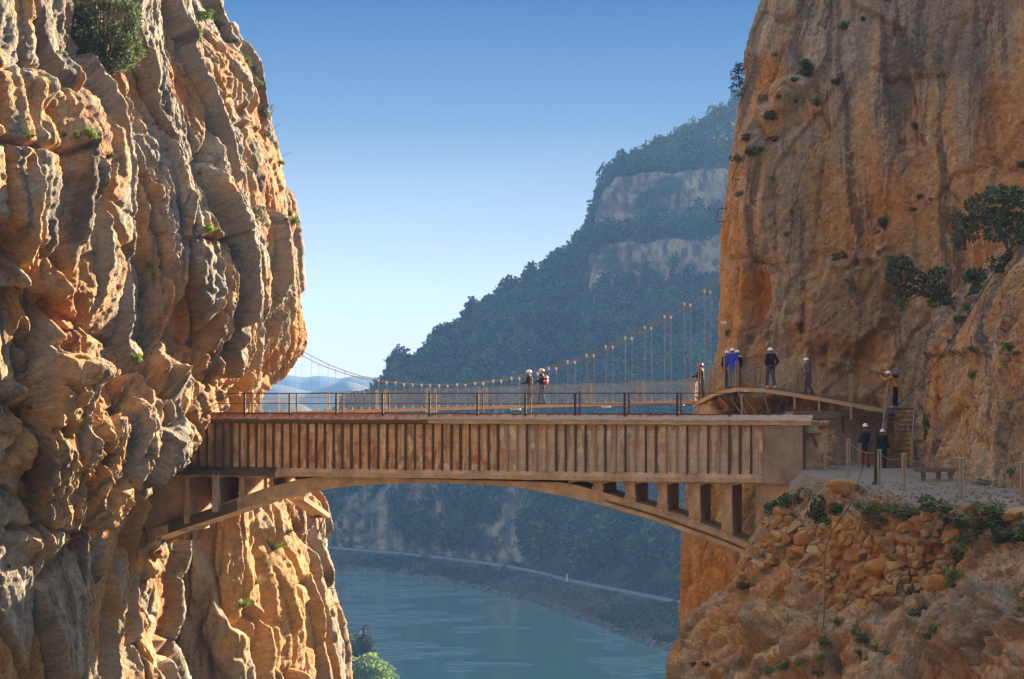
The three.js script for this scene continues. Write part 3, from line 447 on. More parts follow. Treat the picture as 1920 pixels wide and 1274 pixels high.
function landY(px, d) {
  const s = shoreD(px), r = roadD(px), D = ridgeD(px), Y = ridgeY(px), x = (px - 960) * d / F;
  if (d < s) return WATER - 0.25 * Math.min(12, s - d) - 0.3;
  const bench = -66;
  if (d < r - 5) { const t = (d - s) / (r - 5 - s); return mix(WATER - 0.3, bench - 0.6, Math.pow(t, 0.75)) + 0.8 * fbm(x * 0.12, d * 0.12, 4, 3) * Math.sin(Math.PI * t); }
  if (d < r + 5) return bench;
  if (d <= D) {
    const t = (d - r - 5) / (D - r - 5), steep = smooth(1085, 1125, px), rock = rockyBank(px);
    const wob = t + 0.035 * noise(x * 0.02, 7, d * 0.004) * smooth(0.1, 0.3, t);
    let f = wob;
    const rim = Y + 3 * noise(x * 0.03, 2, 9), wav = 5 * fbm(x * 0.02, 4, 7, 2);         // two strata of bare rock, level across the hill
    const band = [[0, bench], [0.3, -22], [0.62, 52 + wav], [0.645, 76 + wav], [0.70, 83 + wav], [0.73, Math.min(112 + wav, rim - 1)], [1, rim]];
    let k = 0; while (k < band.length - 2 && band[k + 1][0] < wob) k++;
    const cliff = (mix(band[k][1], band[k + 1][1], (wob - band[k][0]) / (band[k + 1][0] - band[k][0])) - bench) / (Y - bench);
    f = mix(f, cliff, steep);
    if (rock > 0) { const bank = wob < 0.2 ? wob / 0.2 * (0.7 + 0.12 * noise(x * 0.05, 3, 3)) : 0.7 + 0.3 * (wob - 0.2) / 0.8; f = mix(f, px < 760 ? bank : bank * 0.62 + 0.38 * wob, rock); }
    const n = smooth(0, 0.06, t);
    return mix(bench, Y, f) + n * (1 - 0.8 * smooth(0.9, 1, t)) * (7 * fbm(x * 0.014, d * 0.014, 1, 4) + (1.5 + 5 * rock) * (ridged(x * 0.05, d * 0.012, 3, 3) - 0.55) * 2);
  }
  return Math.max(WATER + 2, Y - (d - D) * 0.35 + 4 * fbm(x * 0.01, d * 0.01, 2, 3));
}
{
  const pxs = [], ds = []; for (let p = -900; p < 440; p += 60) pxs.push(p); for (let p = 440; p < 1440; p += 4) pxs.push(p); for (let p = 1440; p <= 2800; p += 50) pxs.push(p);
  const T = []; for (let i = 0; i < 14; i++) T.push([0, i / 14]); for (let i = 0; i < 26; i++) T.push([1, i / 26]); for (let i = 0; i < 6; i++) T.push([2, i / 6]); for (let i = 0; i < 110; i++) T.push([3, 0.58 * i / 110]); for (let i = 0; i < 120; i++) T.push([3, 0.58 + 0.2 * i / 120]); for (let i = 0; i < 30; i++) T.push([3, 0.78 + 0.22 * i / 30]); for (let i = 0; i <= 24; i++) T.push([4, i / 24]);
  const nu = pxs.length, nv = T.length, pos = [], col = [], uv = [];
  const dist = (px, [k, t]) => { const s = shoreD(px), r = roadD(px), D = ridgeD(px); return k === 0 ? mix(s - 220, s, t) : k === 1 ? mix(s, r - 5, t) : k === 2 ? mix(r - 5, r + 5, t) : k === 3 ? mix(r + 5, D, t) : mix(D, D + 420, t); };
  for (const tv of T) for (const px of pxs) { const d0 = dist(px, tv), y = landY(px, d0), x0 = (px - 960) * d0 / F, face = tv[0] === 3 ? smooth(1085, 1110, px) * smooth(0.58, 0.62, tv[1]) * (1 - smooth(0.74, 0.8, tv[1])) + rockyBank(px) * smooth(0.01, 0.05, tv[1]) * (1 - smooth(0.2, 0.3, tv[1])) : 0, d = d0 - face * (14 * (ridged(x0 * 0.035, y * 0.022, 3, 3) - 0.6) + 5 * fbm(x0 * 0.2, y * 0.15, 5, 3)); pos.push((px - 960) * d / F, y, -d); uv.push((px - 960) * d / F, d); }
  for (let j = 0; j < nv; j++) for (let i = 0; i < nu; i++) {
    const k = (j * nu + i), d = -pos[k * 3 + 2], up = Math.min(nv - 1, j + 1), dn = Math.max(0, j - 1), rise = (pos[(up * nu + i) * 3 + 1] - pos[(dn * nu + i) * 3 + 1]) / Math.max(0.5, -pos[(up * nu + i) * 3 + 2] + pos[(dn * nu + i) * 3 + 2]);
    const x = pos[k * 3], n = fbm(x * 0.06, d * 0.03, pos[k * 3 + 1] * 0.06, 3), n2 = fbm(x * 0.3, d * 0.2, 5, 2), rgb = [0.055, 0.068, 0.034];
    put(rgb, 0.13, 0.115, 0.06, smooth(0.1, 0.4, n));
    const stone = smooth(0.62, 0.95, rise + 0.35 * n);
    put(rgb, 0.46, 0.30, 0.18, stone); put(rgb, 0.58, 0.36, 0.18, stone * smooth(0, 0.4, fbm(x * 0.05, pos[k * 3 + 1] * 0.04, 9, 3))); put(rgb, 0.12, 0.085, 0.065, stone * smooth(-0.05, 0.22, n2 + 0.6 * fbm(x * 0.12, pos[k * 3 + 1] * 0.05, 2, 3))); put(rgb, 0.20, 0.13, 0.09, stone * smooth(0.1, 0.3, fbm(x * 0.01, pos[k * 3 + 1] * 0.25, 4, 3)) * 0.8); put(rgb, 0.05, 0.065, 0.03, stone * smooth(0.16, 0.28, fbm(x * 0.035, pos[k * 3 + 1] * 0.07, 15, 3)));
    if (T[j][0] <= 1 && T[j][1] < 0.14) put(rgb, 0.11, 0.09, 0.07, 0.8);
    const g = 1 + 0.35 * n2; col.push(rgb[0] * g, rgb[1] * g, rgb[2] * g);
  }
  const index = []; for (let j = 0; j < nv - 1; j++) for (let i = 0; i < nu - 1; i++) { const a = j * nu + i, b = a + 1, c = a + nu, e = c + 1; index.push(a, b, c, b, e, c); }
  const g = new THREE.BufferGeometry(); g.setAttribute('position', new THREE.Float32BufferAttribute(pos, 3)); g.setAttribute('color', new THREE.Float32BufferAttribute(col, 3)); g.setAttribute('uv', new THREE.Float32BufferAttribute(uv, 2)); g.setIndex(index); g.computeVertexNormals();
  solo('hillside_terrain', g, std('hill_ground', 0xffffff, 1, { vertexColors: true, bumpMap: rep(rockBump, 0.05, 0.05), bumpScale: 1.3 }), 'steep wooded hill with rock bands beyond the river', null, null, 'structure');
}
// the mountains at the end of the valley
function range(name, D, line, depth, amp, color, label) {
  const top = table(line), nu = 220, nv = 14, pos = [], col = [], index = [];
  for (let j = 0; j < nv; j++) for (let i = 0; i < nu; i++) {
    const px = -200 + 2000 * i / (nu - 1), t = j / (nv - 1), d = D + depth * (t - 0.5), x = (px - 960) * d / F, Y = (HORIZON - top(px)) * D / F + amp * fbm(x * 0.004, 3, 8, 4);
    const y = mix(WATER, Y, Math.pow(1 - Math.abs(2 * t - 1), 0.8)) + amp * 0.5 * fbm(x * 0.006, d * 0.006, 2, 3) * (1 - Math.abs(2 * t - 1));
    pos.push(x, y, -d); const k = 1 + 0.5 * fbm(x * 0.01, d * 0.01, 1, 3); col.push(color[0] * k, color[1] * k, color[2] * k);
  }
  for (let j = 0; j < nv - 1; j++) for (let i = 0; i < nu - 1; i++) { const a = j * nu + i, b = a + 1, c = a + nu, e = c + 1; index.push(a, b, c, b, e, c); }
  const g = new THREE.BufferGeometry(); g.setAttribute('position', new THREE.Float32BufferAttribute(pos, 3)); g.setAttribute('color', new THREE.Float32BufferAttribute(col, 3)); g.setIndex(index); g.computeVertexNormals();
  solo(name, g, std('mountain_ground', 0xffffff, 1, { vertexColors: true }), label, null, null, 'structure');
}
range('mountain_range', 3500, [[-200, 650], [300, 690], [480, 706], [540, 697], [570, 702], [600, 699], [640, 705], [670, 700], [740, 704], [1000, 715], [1800, 690]], 500, 6, [0.075, 0.085, 0.045], 'farthest pale blue mountain ridge at the end of the valley');
range('mountain_range', 2600, [[-200, 690], [400, 720], [520, 716], [580, 730], [630, 712], [655, 706], [700, 722], [760, 730], [1000, 742], [1800, 742]], 400, 5, [0.075, 0.085, 0.045], 'middle blue mountain ridge at the end of the valley');
range('mountain_range', 1700, [[-200, 720], [400, 738], [500, 742], [540, 740], [570, 750], [590, 766], [640, 790], [1000, 800], [1800, 800]], 240, 3, [0.075, 0.085, 0.045], 'low dark hill nearest in the valley, behind the overhanging buttress');
{
  const g = new THREE.PlaneGeometry(4600, 3900); g.rotateX(-Math.PI / 2); g.translate(0, WATER - 4, -1900);
  solo('ground', g, std('valley_ground', lin(0.09, 0.085, 0.05), 1), 'flat valley floor reaching to the horizon', null, null, 'structure');
}
// river
{
  const ripple = tileTexture(1024, (u, v, n) => { const gust = smooth(0.44, 0.54, 0.55 * n(u, v, 3, 21) + 0.45 * n(u, v, 8, 22)); return grey(0.5 + 0.3 * (0.06 + 0.94 * gust) * (2.2 * (n(u, v, 14, 10) - 0.5) + 1.2 * (n(u, v, 30, 9) - 0.5) + 0.6 * (n(u, v, 64, 11) - 0.5) + 0.5 * (n(u, v, 128, 12) - 0.5) + 0.4 * (n(u, v, 256, 13) - 0.5))); });
  const g = new THREE.PlaneGeometry(1400, 760); const uv = g.attributes.uv; for (let i = 0; i < uv.count; i++) uv.setXY(i, uv.getX(i) * 1400, uv.getY(i) * 760);
  g.rotateX(-Math.PI / 2); g.translate(0, WATER, -500);
  const m = new THREE.MeshPhysicalMaterial({ color: lin(0.09, 0.16, 0.145), roughness: 0.06, specularIntensity: 1, ior: 1.33, bumpMap: rep(ripple, 1 / 110, 1 / 70), bumpScale: 1.3 }); m.name = 'river_water';
  solo('river', g, m, 'calm blue-green river with wind ripples below the gorge', null, null, 'structure');
}
// road along the bank
{
  const strip = (off0, off1, y0, y1, from, to, step) => { const pos = [], uv = [], index = []; let n = 0; for (let px = from; px <= to; px += step) { const r = roadD(px); for (const [o, y] of [[off0, y0], [off1, y1]]) { const d = r + o; pos.push((px - 960) * d / F, y, -d); uv.push(px * 0.2, o); } if (n) index.push(2 * n - 2, 2 * n, 2 * n - 1, 2 * n, 2 * n + 1, 2 * n - 1); n++; } const g = new THREE.BufferGeometry(); g.setAttribute('position', new THREE.Float32BufferAttribute(pos, 3)); g.setAttribute('uv', new THREE.Float32BufferAttribute(uv, 2)); g.setIndex(index); g.computeVertexNormals(); return g; };
  solo('road', strip(-3.4, 3.4, -65.6, -65.6, 560, 1500, 6), std('asphalt', lin(0.16, 0.16, 0.165), 0.75), 'narrow asphalt road winding along the far bank', null, null, 'structure');
  solo('road_edge_line', strip(-3.1, -2.7, -65.58, -65.58, 560, 1500, 6), std('road_paint', lin(0.7, 0.7, 0.68), 0.8), 'white edge line painted on the road by the river', null, null, 'structure');
  solo('roadside_kerb', merge([strip(-4.0, -3.5, -65.2, -65.2, 560, 1500, 6), strip(-4.02, -4.0, -66.3, -65.2, 560, 1500, 6), strip(-3.5, -3.48, -65.2, -65.6, 560, 1500, 6)]), std('kerb_concrete', lin(0.30, 0.28, 0.25), 0.9), 'pale low parapet kerb along the river side of the road', null, null, 'structure');
}
// ---------------------------------------------------------------- materials of built things
const concreteBump = tileTexture(256, (u, v, n) => grey(0.5 * n(u, v, 12, 41) + 0.3 * n(u, v, 40, 42) + 0.2 * n(u, v, 110, 43)));
const concreteMap = tileTexture(512, (u, v, n) => { const a = 0.5 * n(u, v, 4, 44) + 0.3 * n(u, v, 15, 45) + 0.2 * n(u, v, 60, 46), b = n(u, v, 120, 47); const k = 0.34 + 0.9 * a + 0.12 * b; return [k * 0.98, k * 0.95, k * 0.9]; });
const M = {
  concrete: std('weathered_concrete', lin(0.53, 0.365, 0.215), 0.95, { map: rep(concreteMap, 0.35, 0.35), bumpMap: rep(concreteBump, 0.7, 0.7), bumpScale: 0.03 }),
  concreteGrey: std('grey_plaster', lin(0.32, 0.245, 0.17), 0.95, { map: rep(concreteMap, 0.4, 0.4), bumpMap: rep(concreteBump, 0.8, 0.8), bumpScale: 0.02 }),
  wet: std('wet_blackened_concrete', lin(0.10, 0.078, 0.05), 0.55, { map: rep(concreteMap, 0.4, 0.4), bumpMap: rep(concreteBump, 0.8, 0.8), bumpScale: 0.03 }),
  ribRust: std('rust_stained_rib', lin(0.115, 0.07, 0.042), 0.95, { bumpMap: rep(concreteBump, 1, 1), bumpScale: 0.03 }),
  ribPale: std('concrete_rib', lin(0.46, 0.335, 0.215), 0.95, { map: rep(concreteMap, 0.5, 0.5), bumpMap: rep(concreteBump, 1, 1), bumpScale: 0.03 }),
  iron: std('dark_painted_iron', lin(0.035, 0.034, 0.035), 0.6, { metalness: 0.3 }),
  rust: std('rusty_iron', lin(0.13, 0.058, 0.028), 0.85, { metalness: 0.2 }),
  steel: std('galvanised_steel', lin(0.46, 0.46, 0.45), 0.42, { metalness: 0.75 }),
  cable: std('steel_cable', lin(0.22, 0.18, 0.14), 0.6, { metalness: 0.2 }),
  wood: std('pale_timber', lin(0.42, 0.285, 0.16), 0.85, { bumpMap: rep(concreteBump, 3, 0.6), bumpScale: 0.01 }),
  woodDark: std('dark_timber', lin(0.13, 0.065, 0.038), 0.8),
  woodGrey: std('weathered_timber', lin(0.33, 0.25, 0.175), 0.9),
  white: std('white_enamel', lin(0.75, 0.75, 0.74), 0.4),
  net: std('netting_wire', lin(0.33, 0.31, 0.29), 0.6, { metalness: 0.4 }),
  gravel: std('pale_gravel', lin(0.36, 0.305, 0.255), 1, { map: rep(tileTexture(512, (u, v, n) => { const k = 0.55 + 0.5 * (0.35 * n(u, v, 18, 51) + 0.35 * n(u, v, 60, 52) + 0.3 * n(u, v, 160, 53)); return [k, k, k]; }), 0.45, 0.45), bumpMap: rep(rockBump, 1.2, 1.2), bumpScale: 0.06 }),
};
// ---------------------------------------------------------------- the old aqueduct
{
  const A = at(345, HORIZON, 77.5), B = at(1430, HORIZON, 70), dir = B.clone().sub(A).normalize(), yaw = Math.atan2(-dir.z, dir.x);
  const T = (px) => { const a = (px - 960) / F; return (a * -A.z - A.x) / (dir.x + a * dir.z); };            // along the bridge, seen at a bearing
  const Y = (px, py) => (HORIZON - py) * (-A.z - dir.z * T(px)) / F;
  const bridge = thing('aqueduct_bridge', A, 'old concrete aqueduct on an arch, its side ribbed and rust-stained', 'bridge');
  bridge.rotation.y = yaw;
  const L0 = -1.6, L1 = T(1432), DEEP = 3.0;
  // weathering of the side: tan concrete, rust and damp patches with their own outlines, whitish runs
  const w = 2048, h = 256, data = new Uint8Array(w * h * 4);
  for (let j = 0; j < h; j++) for (let i = 0; i < w; i++) {
    const t = L0 + (L1 - L0) * i / w, v = j / h, c = [0.58, 0.34, 0.145], n = fbm(t * 0.9, v * 2.2, 1, 4), n2 = fbm(t * 3.1, v * 5, 2, 3), run = fbm(t * 6, v * 0.9, 3, 3);
    put(c, 0.50, 0.375, 0.245, smooth(13, 16.5, t + n)); put(c, 0.64, 0.46, 0.28, smooth(0.1, 0.4, n)); put(c, 0.40, 0.275, 0.16, smooth(0.05, 0.3, run + 0.3 * n2) * 0.7);
    const rusty = smooth(3.5, 6.5, t) * (1 - smooth(14, 17.5, t));
    put(c, 0.38, 0.125, 0.025, rusty * smooth(0.02, 0.26, n2 + 0.35 * n + 0.45 * (0.42 - v)) * 0.85);
    put(c, 0.34, 0.16, 0.055, smooth(0.06, 0.3, fbm(t * 1.6, v * 4, 12, 3) + 0.15 * (v > 0.75 ? 1 : 0)) * 0.6);
    put(c, 0.68, 0.60, 0.50, rusty * smooth(0.28, 0.36, fbm(t * 5, v * 1.6, 21, 3) + 0.2 * (0.5 - v)) * 0.8);
    put(c, 0.42, 0.325, 0.235, smooth(14.5, 16.5, t + n2) * smooth(0.75, 0.95, 1 - v * 0.4 + n * 0.3) * 0.7);   // eastern bays turn greyer, most towards the bottom
    if (((v * 9.2 + 0.1 * n) % 1) < 0.07) put(c, 0.25, 0.16, 0.09, 0.5);                  // marks of the formwork boards
    put(c, 0.20, 0.125, 0.07, smooth(0.1, 0.3, fbm(t * 8, v * 1.1, 41, 3) + 0.2 * n2) * 0.65); put(c, 0.70, 0.56, 0.40, smooth(0.24, 0.36, fbm(t * 1.9, v * 3.3, 51, 4)) * 0.7);   // grime and pale patches
    const wet = smooth(2.9, 1.9, t) * smooth(-0.4, 0.4, n2 + (0.5 - v)) + smooth(0.75, 0.35, Math.abs(t - 1.95 - 0.15 * n2)) * 0.9;
    put(c, 0.105, 0.09, 0.062, clamp(wet) * 0.8); put(c, 0.24, 0.2, 0.085, smooth(3.4, 2.6, t) * smooth(0.1, 0.3, fbm(t * 2.4, v * 2, 31, 3)) * 0.7);
    const g = 1 + 0.2 * fbm(t * 14, v * 26, 5, 2), o = (j * w + i) * 4, e = (x) => 255 * Math.pow(clamp(x * g), 1 / 2.2); data[o] = e(c[0]); data[o + 1] = e(c[1]); data[o + 2] = e(c[2]); data[o + 3] = 255;
  }
  const stain = new THREE.DataTexture(data, w, h, THREE.RGBAFormat); stain.colorSpace = THREE.SRGBColorSpace; stain.magFilter = THREE.LinearFilter; stain.minFilter = THREE.LinearFilter; stain.needsUpdate = true;
  const side = std('stained_concrete', 0xffffff, 0.95, { map: stain, bumpMap: concreteBump, bumpScale: 0.02 });
  const y0 = -3.6, y1 = -0.78;
  const wrapUV = (g) => { const p = g.attributes.position, uv = g.attributes.uv ?? new THREE.BufferAttribute(new Float32Array(p.count * 2), 2); for (let i = 0; i < p.count; i++) uv.setXY(i, clamp((p.getX(i) - L0) / (L1 - L0), 0.001, 0.999), clamp((p.getY(i) - y0) / (y1 - y0), 0.01, 0.99)); g.setAttribute('uv', uv); return g; };
  // coping map: flaking pink-white paint, rust along the upper edge running down
  const cw = 2048, ch = 64, cd = new Uint8Array(cw * ch * 4);
  for (let j = 0; j < ch; j++) for (let i = 0; i < cw; i++) {
    const t = L0 + (28.6 - L0) * i / cw, v = j / ch, c = [0.42, 0.30, 0.215], n = fbm(t * 2, v * 2, 3, 3), run = fbm(t * 4.2, v * 0.35, 5, 3), heavy = 1 - smooth(7, 17, t);
    put(c, 0.40, 0.22, 0.12, heavy * 0.7); put(c, 0.34, 0.105, 0.03, smooth(0.05, 0.28, run + (v - 0.62) * 0.7 + heavy * 0.34 + 0.15 * n) * (t > 22.5 ? 0.25 : 0.95)); put(c, 0.19, 0.06, 0.025, smooth(0.86, 0.95, v + 0.1 * n) * (t > 24 ? 0 : 1));
    const g = 1 + 0.2 * fbm(t * 9, v * 6, 7, 2), o = (j * cw + i) * 4, e = (x) => 255 * Math.pow(clamp(x * g), 1 / 2.2); cd[o] = e(c[0]); cd[o + 1] = e(c[1]); cd[o + 2] = e(c[2]); cd[o + 3] = 255;
  }
  const cope = new THREE.DataTexture(cd, cw, ch, THREE.RGBAFormat); cope.colorSpace = THREE.SRGBColorSpace; cope.magFilter = THREE.LinearFilter; cope.needsUpdate = true;
  const copeM = std('coping_paint', 0xffffff, 0.85, { map: cope, bumpMap: concreteBump, bumpScale: 0.02 });
  // cross-sections are drawn as (outward, up); the extrusion runs along the bridge
  const along = (pts, x0, x1) => { const s = new THREE.Shape(pts.map((p) => new THREE.Vector2(p[0], p[1]))), g = new THREE.ExtrudeGeometry(s, { depth: x1 - x0, bevelEnabled: false, steps: Math.max(1, Math.round((x1 - x0) / 0.22)) }), m = new THREE.Matrix4().makeBasis(V3(0, 0, 1), V3(0, 1, 0), V3(1, 0, 0)); g.applyMatrix4(m); g.translate(x0, 0, 0); const p = g.attributes.position; for (let i = 0; i < p.count; i += 3) { for (const k of ['position', 'normal', 'uv']) { const a = g.attributes[k]; for (let c = 0; c < a.itemSize; c++) { const t = a.getComponent(i + 1, c); a.setComponent(i + 1, c, a.getComponent(i + 2, c)); a.setComponent(i + 2, c, t); } } } for (let i = 0; i < p.count; i++) { const x = p.getX(i), y = p.getY(i), z = p.getZ(i), n = 0.022 * noise(x * 2.1, y * 5, z * 5) + 0.02 * Math.min(0, noise(x * 5.3, y * 7, z * 7) - 0.15) * 2; p.setXYZ(i, x, y + n, z + (z > 0 ? n : 0)); } g.computeVertexNormals(); return g; };
  const railPx = [380, 458, 542, 630, 717, 805, 895, 985, 1078, 1171, 1270, 1368], posts = railPx.map(T);
  const cuts = [L0, ...posts.filter((_, i) => i % 2 === 1), 28.3];
  for (let i = 0; i < cuts.length - 1; i++) {
    const a = cuts[i] + 0.004, b = cuts[i + 1] - 0.004, g = along([[-0.12, -0.79 + rr(-0.008, 0.008)], [0.22, -1.0], [0.22, -1.05], [-0.12, -1.05]], a, b), p = g.attributes.position, uv = g.attributes.uv;
    for (let k = 0; k < p.count; k++) uv.setXY(k, clamp((p.getX(k) - L0) / (28.6 - L0), 0.001, 0.999), clamp((p.getY(k) + 1.05) / 0.27, 0.02, 0.98));
    part(bridge, 'coping_slab', g, copeM);
    part(bridge, 'cornice', along([[-0.3, -1.052], [0.2, -1.052], [0.19, -1.2], [0.03, -1.24], [-0.3, -1.24]], a, b), a > 9.5 ? M.concrete : M.ribRust);
  }
  part(bridge, 'channel_body', along([[-0.125, -0.84], [-0.125, -1.06], [-0.31, -1.06], [-0.31, -3.2], [-DEEP + 0.3, -3.2], [-DEEP + 0.3, -0.84]], L0, L1 + 0.4), M.concrete);
  part(bridge, 'rusty_edge_strip', along([[-0.13, -0.75], [-0.1, -0.75], [-0.1, -0.8], [-0.13, -0.8]], L0, T(1368) + 0.1), M.rust);
  // ribs and the bays between them
  const ribs = []; { let t = L0 + 0.3, k = 0; while (t < L1 - 0.25) { ribs.push(t); t += mix(0.408, 0.442, clamp(t / 26)) + rr(-0.008, 0.008); k++; } }
  const bay = [L0, ...ribs, L1];
  for (let i = 0; i < bay.length - 1; i++) {
    const a = bay[i] + (i ? 0.035 : 0), b = bay[i + 1] - 0.035, z = rr(-0.012, 0.004), g = boxAt(b - a, 2.04, 0.3, (a + b) / 2, -2.222, -0.155 + z); wrapUV(g);
    part(bridge, 'wall_panel', g, side);
  }
  ribs.forEach((t, i) => {
    const rusty = t < T(960) ? rnd() > 0.12 : rnd() > 0.62, proud = rr(0.075, 0.1), wd = rr(0.075, 0.105);
    const g = new THREE.BoxGeometry(wd, 1.99, proud + 0.1, 1, 9, 1), p = g.attributes.position; for (let k = 0; k < p.count; k++) { const y = p.getY(k), c = noise(t * 3, y * 2.3, 5) + noise(t * 7, y * 6, 9) * 0.6; if (p.getZ(k) > 0) p.setZ(k, p.getZ(k) - Math.max(0, c) * 0.08); p.setX(k, p.getX(k) * (1 + 0.25 * c)); }
    g.computeVertexNormals(); g.translate(t, -2.235, proud / 2 - 0.05);
    part(bridge, 'rib', g, rusty ? M.ribRust : M.ribPale, rusty ? 'dark rusty rib' : undefined);
  });
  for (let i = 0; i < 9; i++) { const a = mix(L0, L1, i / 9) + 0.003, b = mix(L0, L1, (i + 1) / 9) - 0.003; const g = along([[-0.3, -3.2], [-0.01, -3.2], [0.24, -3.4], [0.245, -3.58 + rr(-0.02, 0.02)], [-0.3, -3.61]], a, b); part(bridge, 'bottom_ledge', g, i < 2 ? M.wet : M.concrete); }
  part(bridge, 'floor_slab', boxAt(L1 - L0, 0.4, DEEP - 0.6, (L0 + L1) / 2, -3.42, -DEEP / 2 - 0.02), M.concrete);
  // arch
  const low = [[270, 1018], [300, 1006], [360, 986], [430, 963], [500, 939], [560, 926], [620, 916], [680, 910], [760, 907], [850, 907], [940, 912], [1000, 920], [1100, 941], [1160, 958], [1230, 979], [1300, 1004], [1360, 1026], [1420, 1052]];
  const high = [[1428, 1030], [1360, 1001], [1300, 976], [1250, 959], [1190, 942], [1130, 924], [1075, 909], [1050, 905], [600, 894], [560, 899], [500, 915], [450, 932], [400, 952], [360, 968], [330, 980], [270, 996]];
  const pt = ([px, py]) => new THREE.Vector2(T(px), Y(px, py));
  const shape = new THREE.Shape([...new THREE.SplineCurve(low.map(pt)).getPoints(70), ...high.map(pt)]);
  const ag = new THREE.ExtrudeGeometry(shape, { depth: DEEP - 0.35, bevelEnabled: false }); ag.translate(0, 0, -DEEP + 0.35 - 0.05);
  part(bridge, 'arch', ag, M.concrete);
  const strip = (line, drop, thick, z0, z1, from, to) => { const c = new THREE.SplineCurve(line.map(pt)).getPoints(80).filter((q) => q.x > T(from) && q.x < T(to)), s = new THREE.Shape([...c.map((q) => new THREE.Vector2(q.x, q.y + drop)), ...c.reverse().map((q) => new THREE.Vector2(q.x, q.y + drop + thick))]), g = new THREE.ExtrudeGeometry(s, { depth: z1 - z0, bevelEnabled: false }); g.translate(0, 0, z0); return g; };
  part(bridge, 'arch_band', strip(low, 0.03, 0.16, -0.06, 0.04, 1130, 1415), M.concrete); part(bridge, 'exposed_bar', strip(low, 0.22, 0.05, -0.06, -0.02, 1130, 1415), M.ribRust); part(bridge, 'arch_band', strip(low, 0.33, 0.14, -0.06, 0.02, 1140, 1415), M.concrete);
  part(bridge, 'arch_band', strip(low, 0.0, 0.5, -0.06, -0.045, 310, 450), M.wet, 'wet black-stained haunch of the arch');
  // piers with their small arched heads
  const hi = table([...high].reverse()), pier = (p0, p1, m, label, z0 = -DEEP + 0.4, z1 = -0.03) => { const a = T(p0), b = T(p1), bot = Y((p0 + p1) / 2, hi((p0 + p1) / 2)) - 0.25; const g = boxAt(b - a, -3.6 - bot, z1 - z0, (a + b) / 2, (-3.6 + bot) / 2, (z0 + z1) / 2); part(bridge, 'pier', g, m, label); const cap = boxAt(b - a + 0.1, 0.1, 0.14, (a + b) / 2, bot + 0.4, z1 - 0.03); part(bridge, 'pier_foot', cap, m); };
  const head = (p0, p1, m) => { const a = T(p0), b = T(p1), r = (b - a) / 2, s = new THREE.Shape(); s.moveTo(-r, -0.15); s.lineTo(-r, 0); s.lineTo(r, 0); s.lineTo(r, -0.15); s.quadraticCurveTo(r * 0.75, -0.04, 0, -0.035); s.quadraticCurveTo(-r * 0.75, -0.04, -r, -0.15); const g = new THREE.ExtrudeGeometry(s, { depth: DEEP - 0.6, bevelEnabled: false, curveSegments: 8 }); g.translate((a + b) / 2, -3.61, -DEEP + 0.5); part(bridge, 'opening_head', g, m); };
  for (const [a, b] of [[1112, 1130], [1172, 1191], [1233, 1251], [1292, 1313], [1353, 1373]]) pier(a, b, M.concrete);
  for (const [a, b] of [[1065, 1112], [1130, 1172], [1191, 1233], [1251, 1292], [1313, 1353], [1373, 1417]]) head(a, b, M.concrete);
  for (const [a, b] of [[344, 354], [397, 408], [447, 457], [504, 511]]) pier(a, b, M.concrete);
  for (const [a, b] of [[354, 397], [408, 447], [457, 504], [511, 552]]) head(a, b, M.concrete);
  part(bridge, 'abutment_wall', boxAt(T(344) - L0 + 0.5, 2.6, DEEP - 0.8, (T(344) + L0 - 0.5) / 2, -4.9, -DEEP / 2), M.concrete, 'plain abutment wall under the west end');
  part(bridge, 'cross_wall', boxAt(T(460) - T(344), 1.3, 0.3, (T(344) + T(460)) / 2, -4.2, -DEEP + 0.55), M.concrete);
  // east abutment
  const x0 = T(1417), x1 = T(1506);
  part(bridge, 'abutment_wall', boxAt(x1 - L1 - 0.004, 2.36, 2.6, (x1 + L1) / 2 + 0.002, -2.42, -1.16), M.concreteGrey, 'smooth grey rendered end wall');
  part(bridge, 'abutment_base', boxAt(x1 - x0, 3.2, 2.4, (x1 + x0) / 2, -5.21, -1.28), M.concrete);
  part(bridge, 'abutment_top', boxAt(1.2, 0.22, 2.6, x1 - 0.55, -1.13, -1.19), M.concrete);
  // railings on both edges of the walk
  for (const [z, n] of [[-0.02, 'front'], [-0.82, 'back']]) {
    const rail = new THREE.Group(); rail.name = 'railing'; bridge.add(rail); const a = n === 'front' ? posts[0] : posts[0] + 0.2, b = posts[11];
    part(rail, 'top_rail', boxAt(b - a, 0.04, 0.05, (a + b) / 2, 0.095, z), M.iron); part(rail, 'middle_rail', boxAt(b - a, 0.03, 0.03, (a + b) / 2, -0.36, z), M.rust);
    for (const t of posts) part(rail, 'post', boxAt(n === 'front' ? 0.085 : 0.055, 0.95, 0.05, t, -0.4, z), n === 'front' ? M.iron : M.rust);
  }
  // water leaking through the side
  const wm = new THREE.MeshPhysicalMaterial({ color: lin(0.85, 0.9, 0.95), roughness: 0.25, transmission: 0.55, ior: 1.33, thickness: 0 }); wm.name = 'falling_water';
  const drips = thing('water_leak', bridge.localToWorld(V3(0, 0, 0)), 'thin strands of water leaking from the aqueduct side', 'water'); drips.position.copy(A); drips.rotation.y = yaw;
  for (let i = 0; i < 9; i++) { const x = T(408) + rr(-0.15, 0.3), top = -3.3 - rr(0, 0.3), z = 0.26 + rr(0, 0.06), dx = rr(-0.15, 0.25), pts = []; for (let k = 0; k <= 5; k++) pts.push(V3(x + dx * k * k / 25 + rr(-0.01, 0.01), top - 1.7 * k / 5, z + 0.01 * k)); part(drips, 'water_strand', tube(pts, rr(0.004, 0.008), 10, 4), wm); }
  part(bridge, 'rust_patch', boxAt(T(428) - T(414), 0.28, 0.01, (T(428) + T(414)) / 2, -1.38, 0.012), std('orange_rust', lin(0.42, 0.13, 0.02), 0.9), 'bright orange rust patch under the coping');
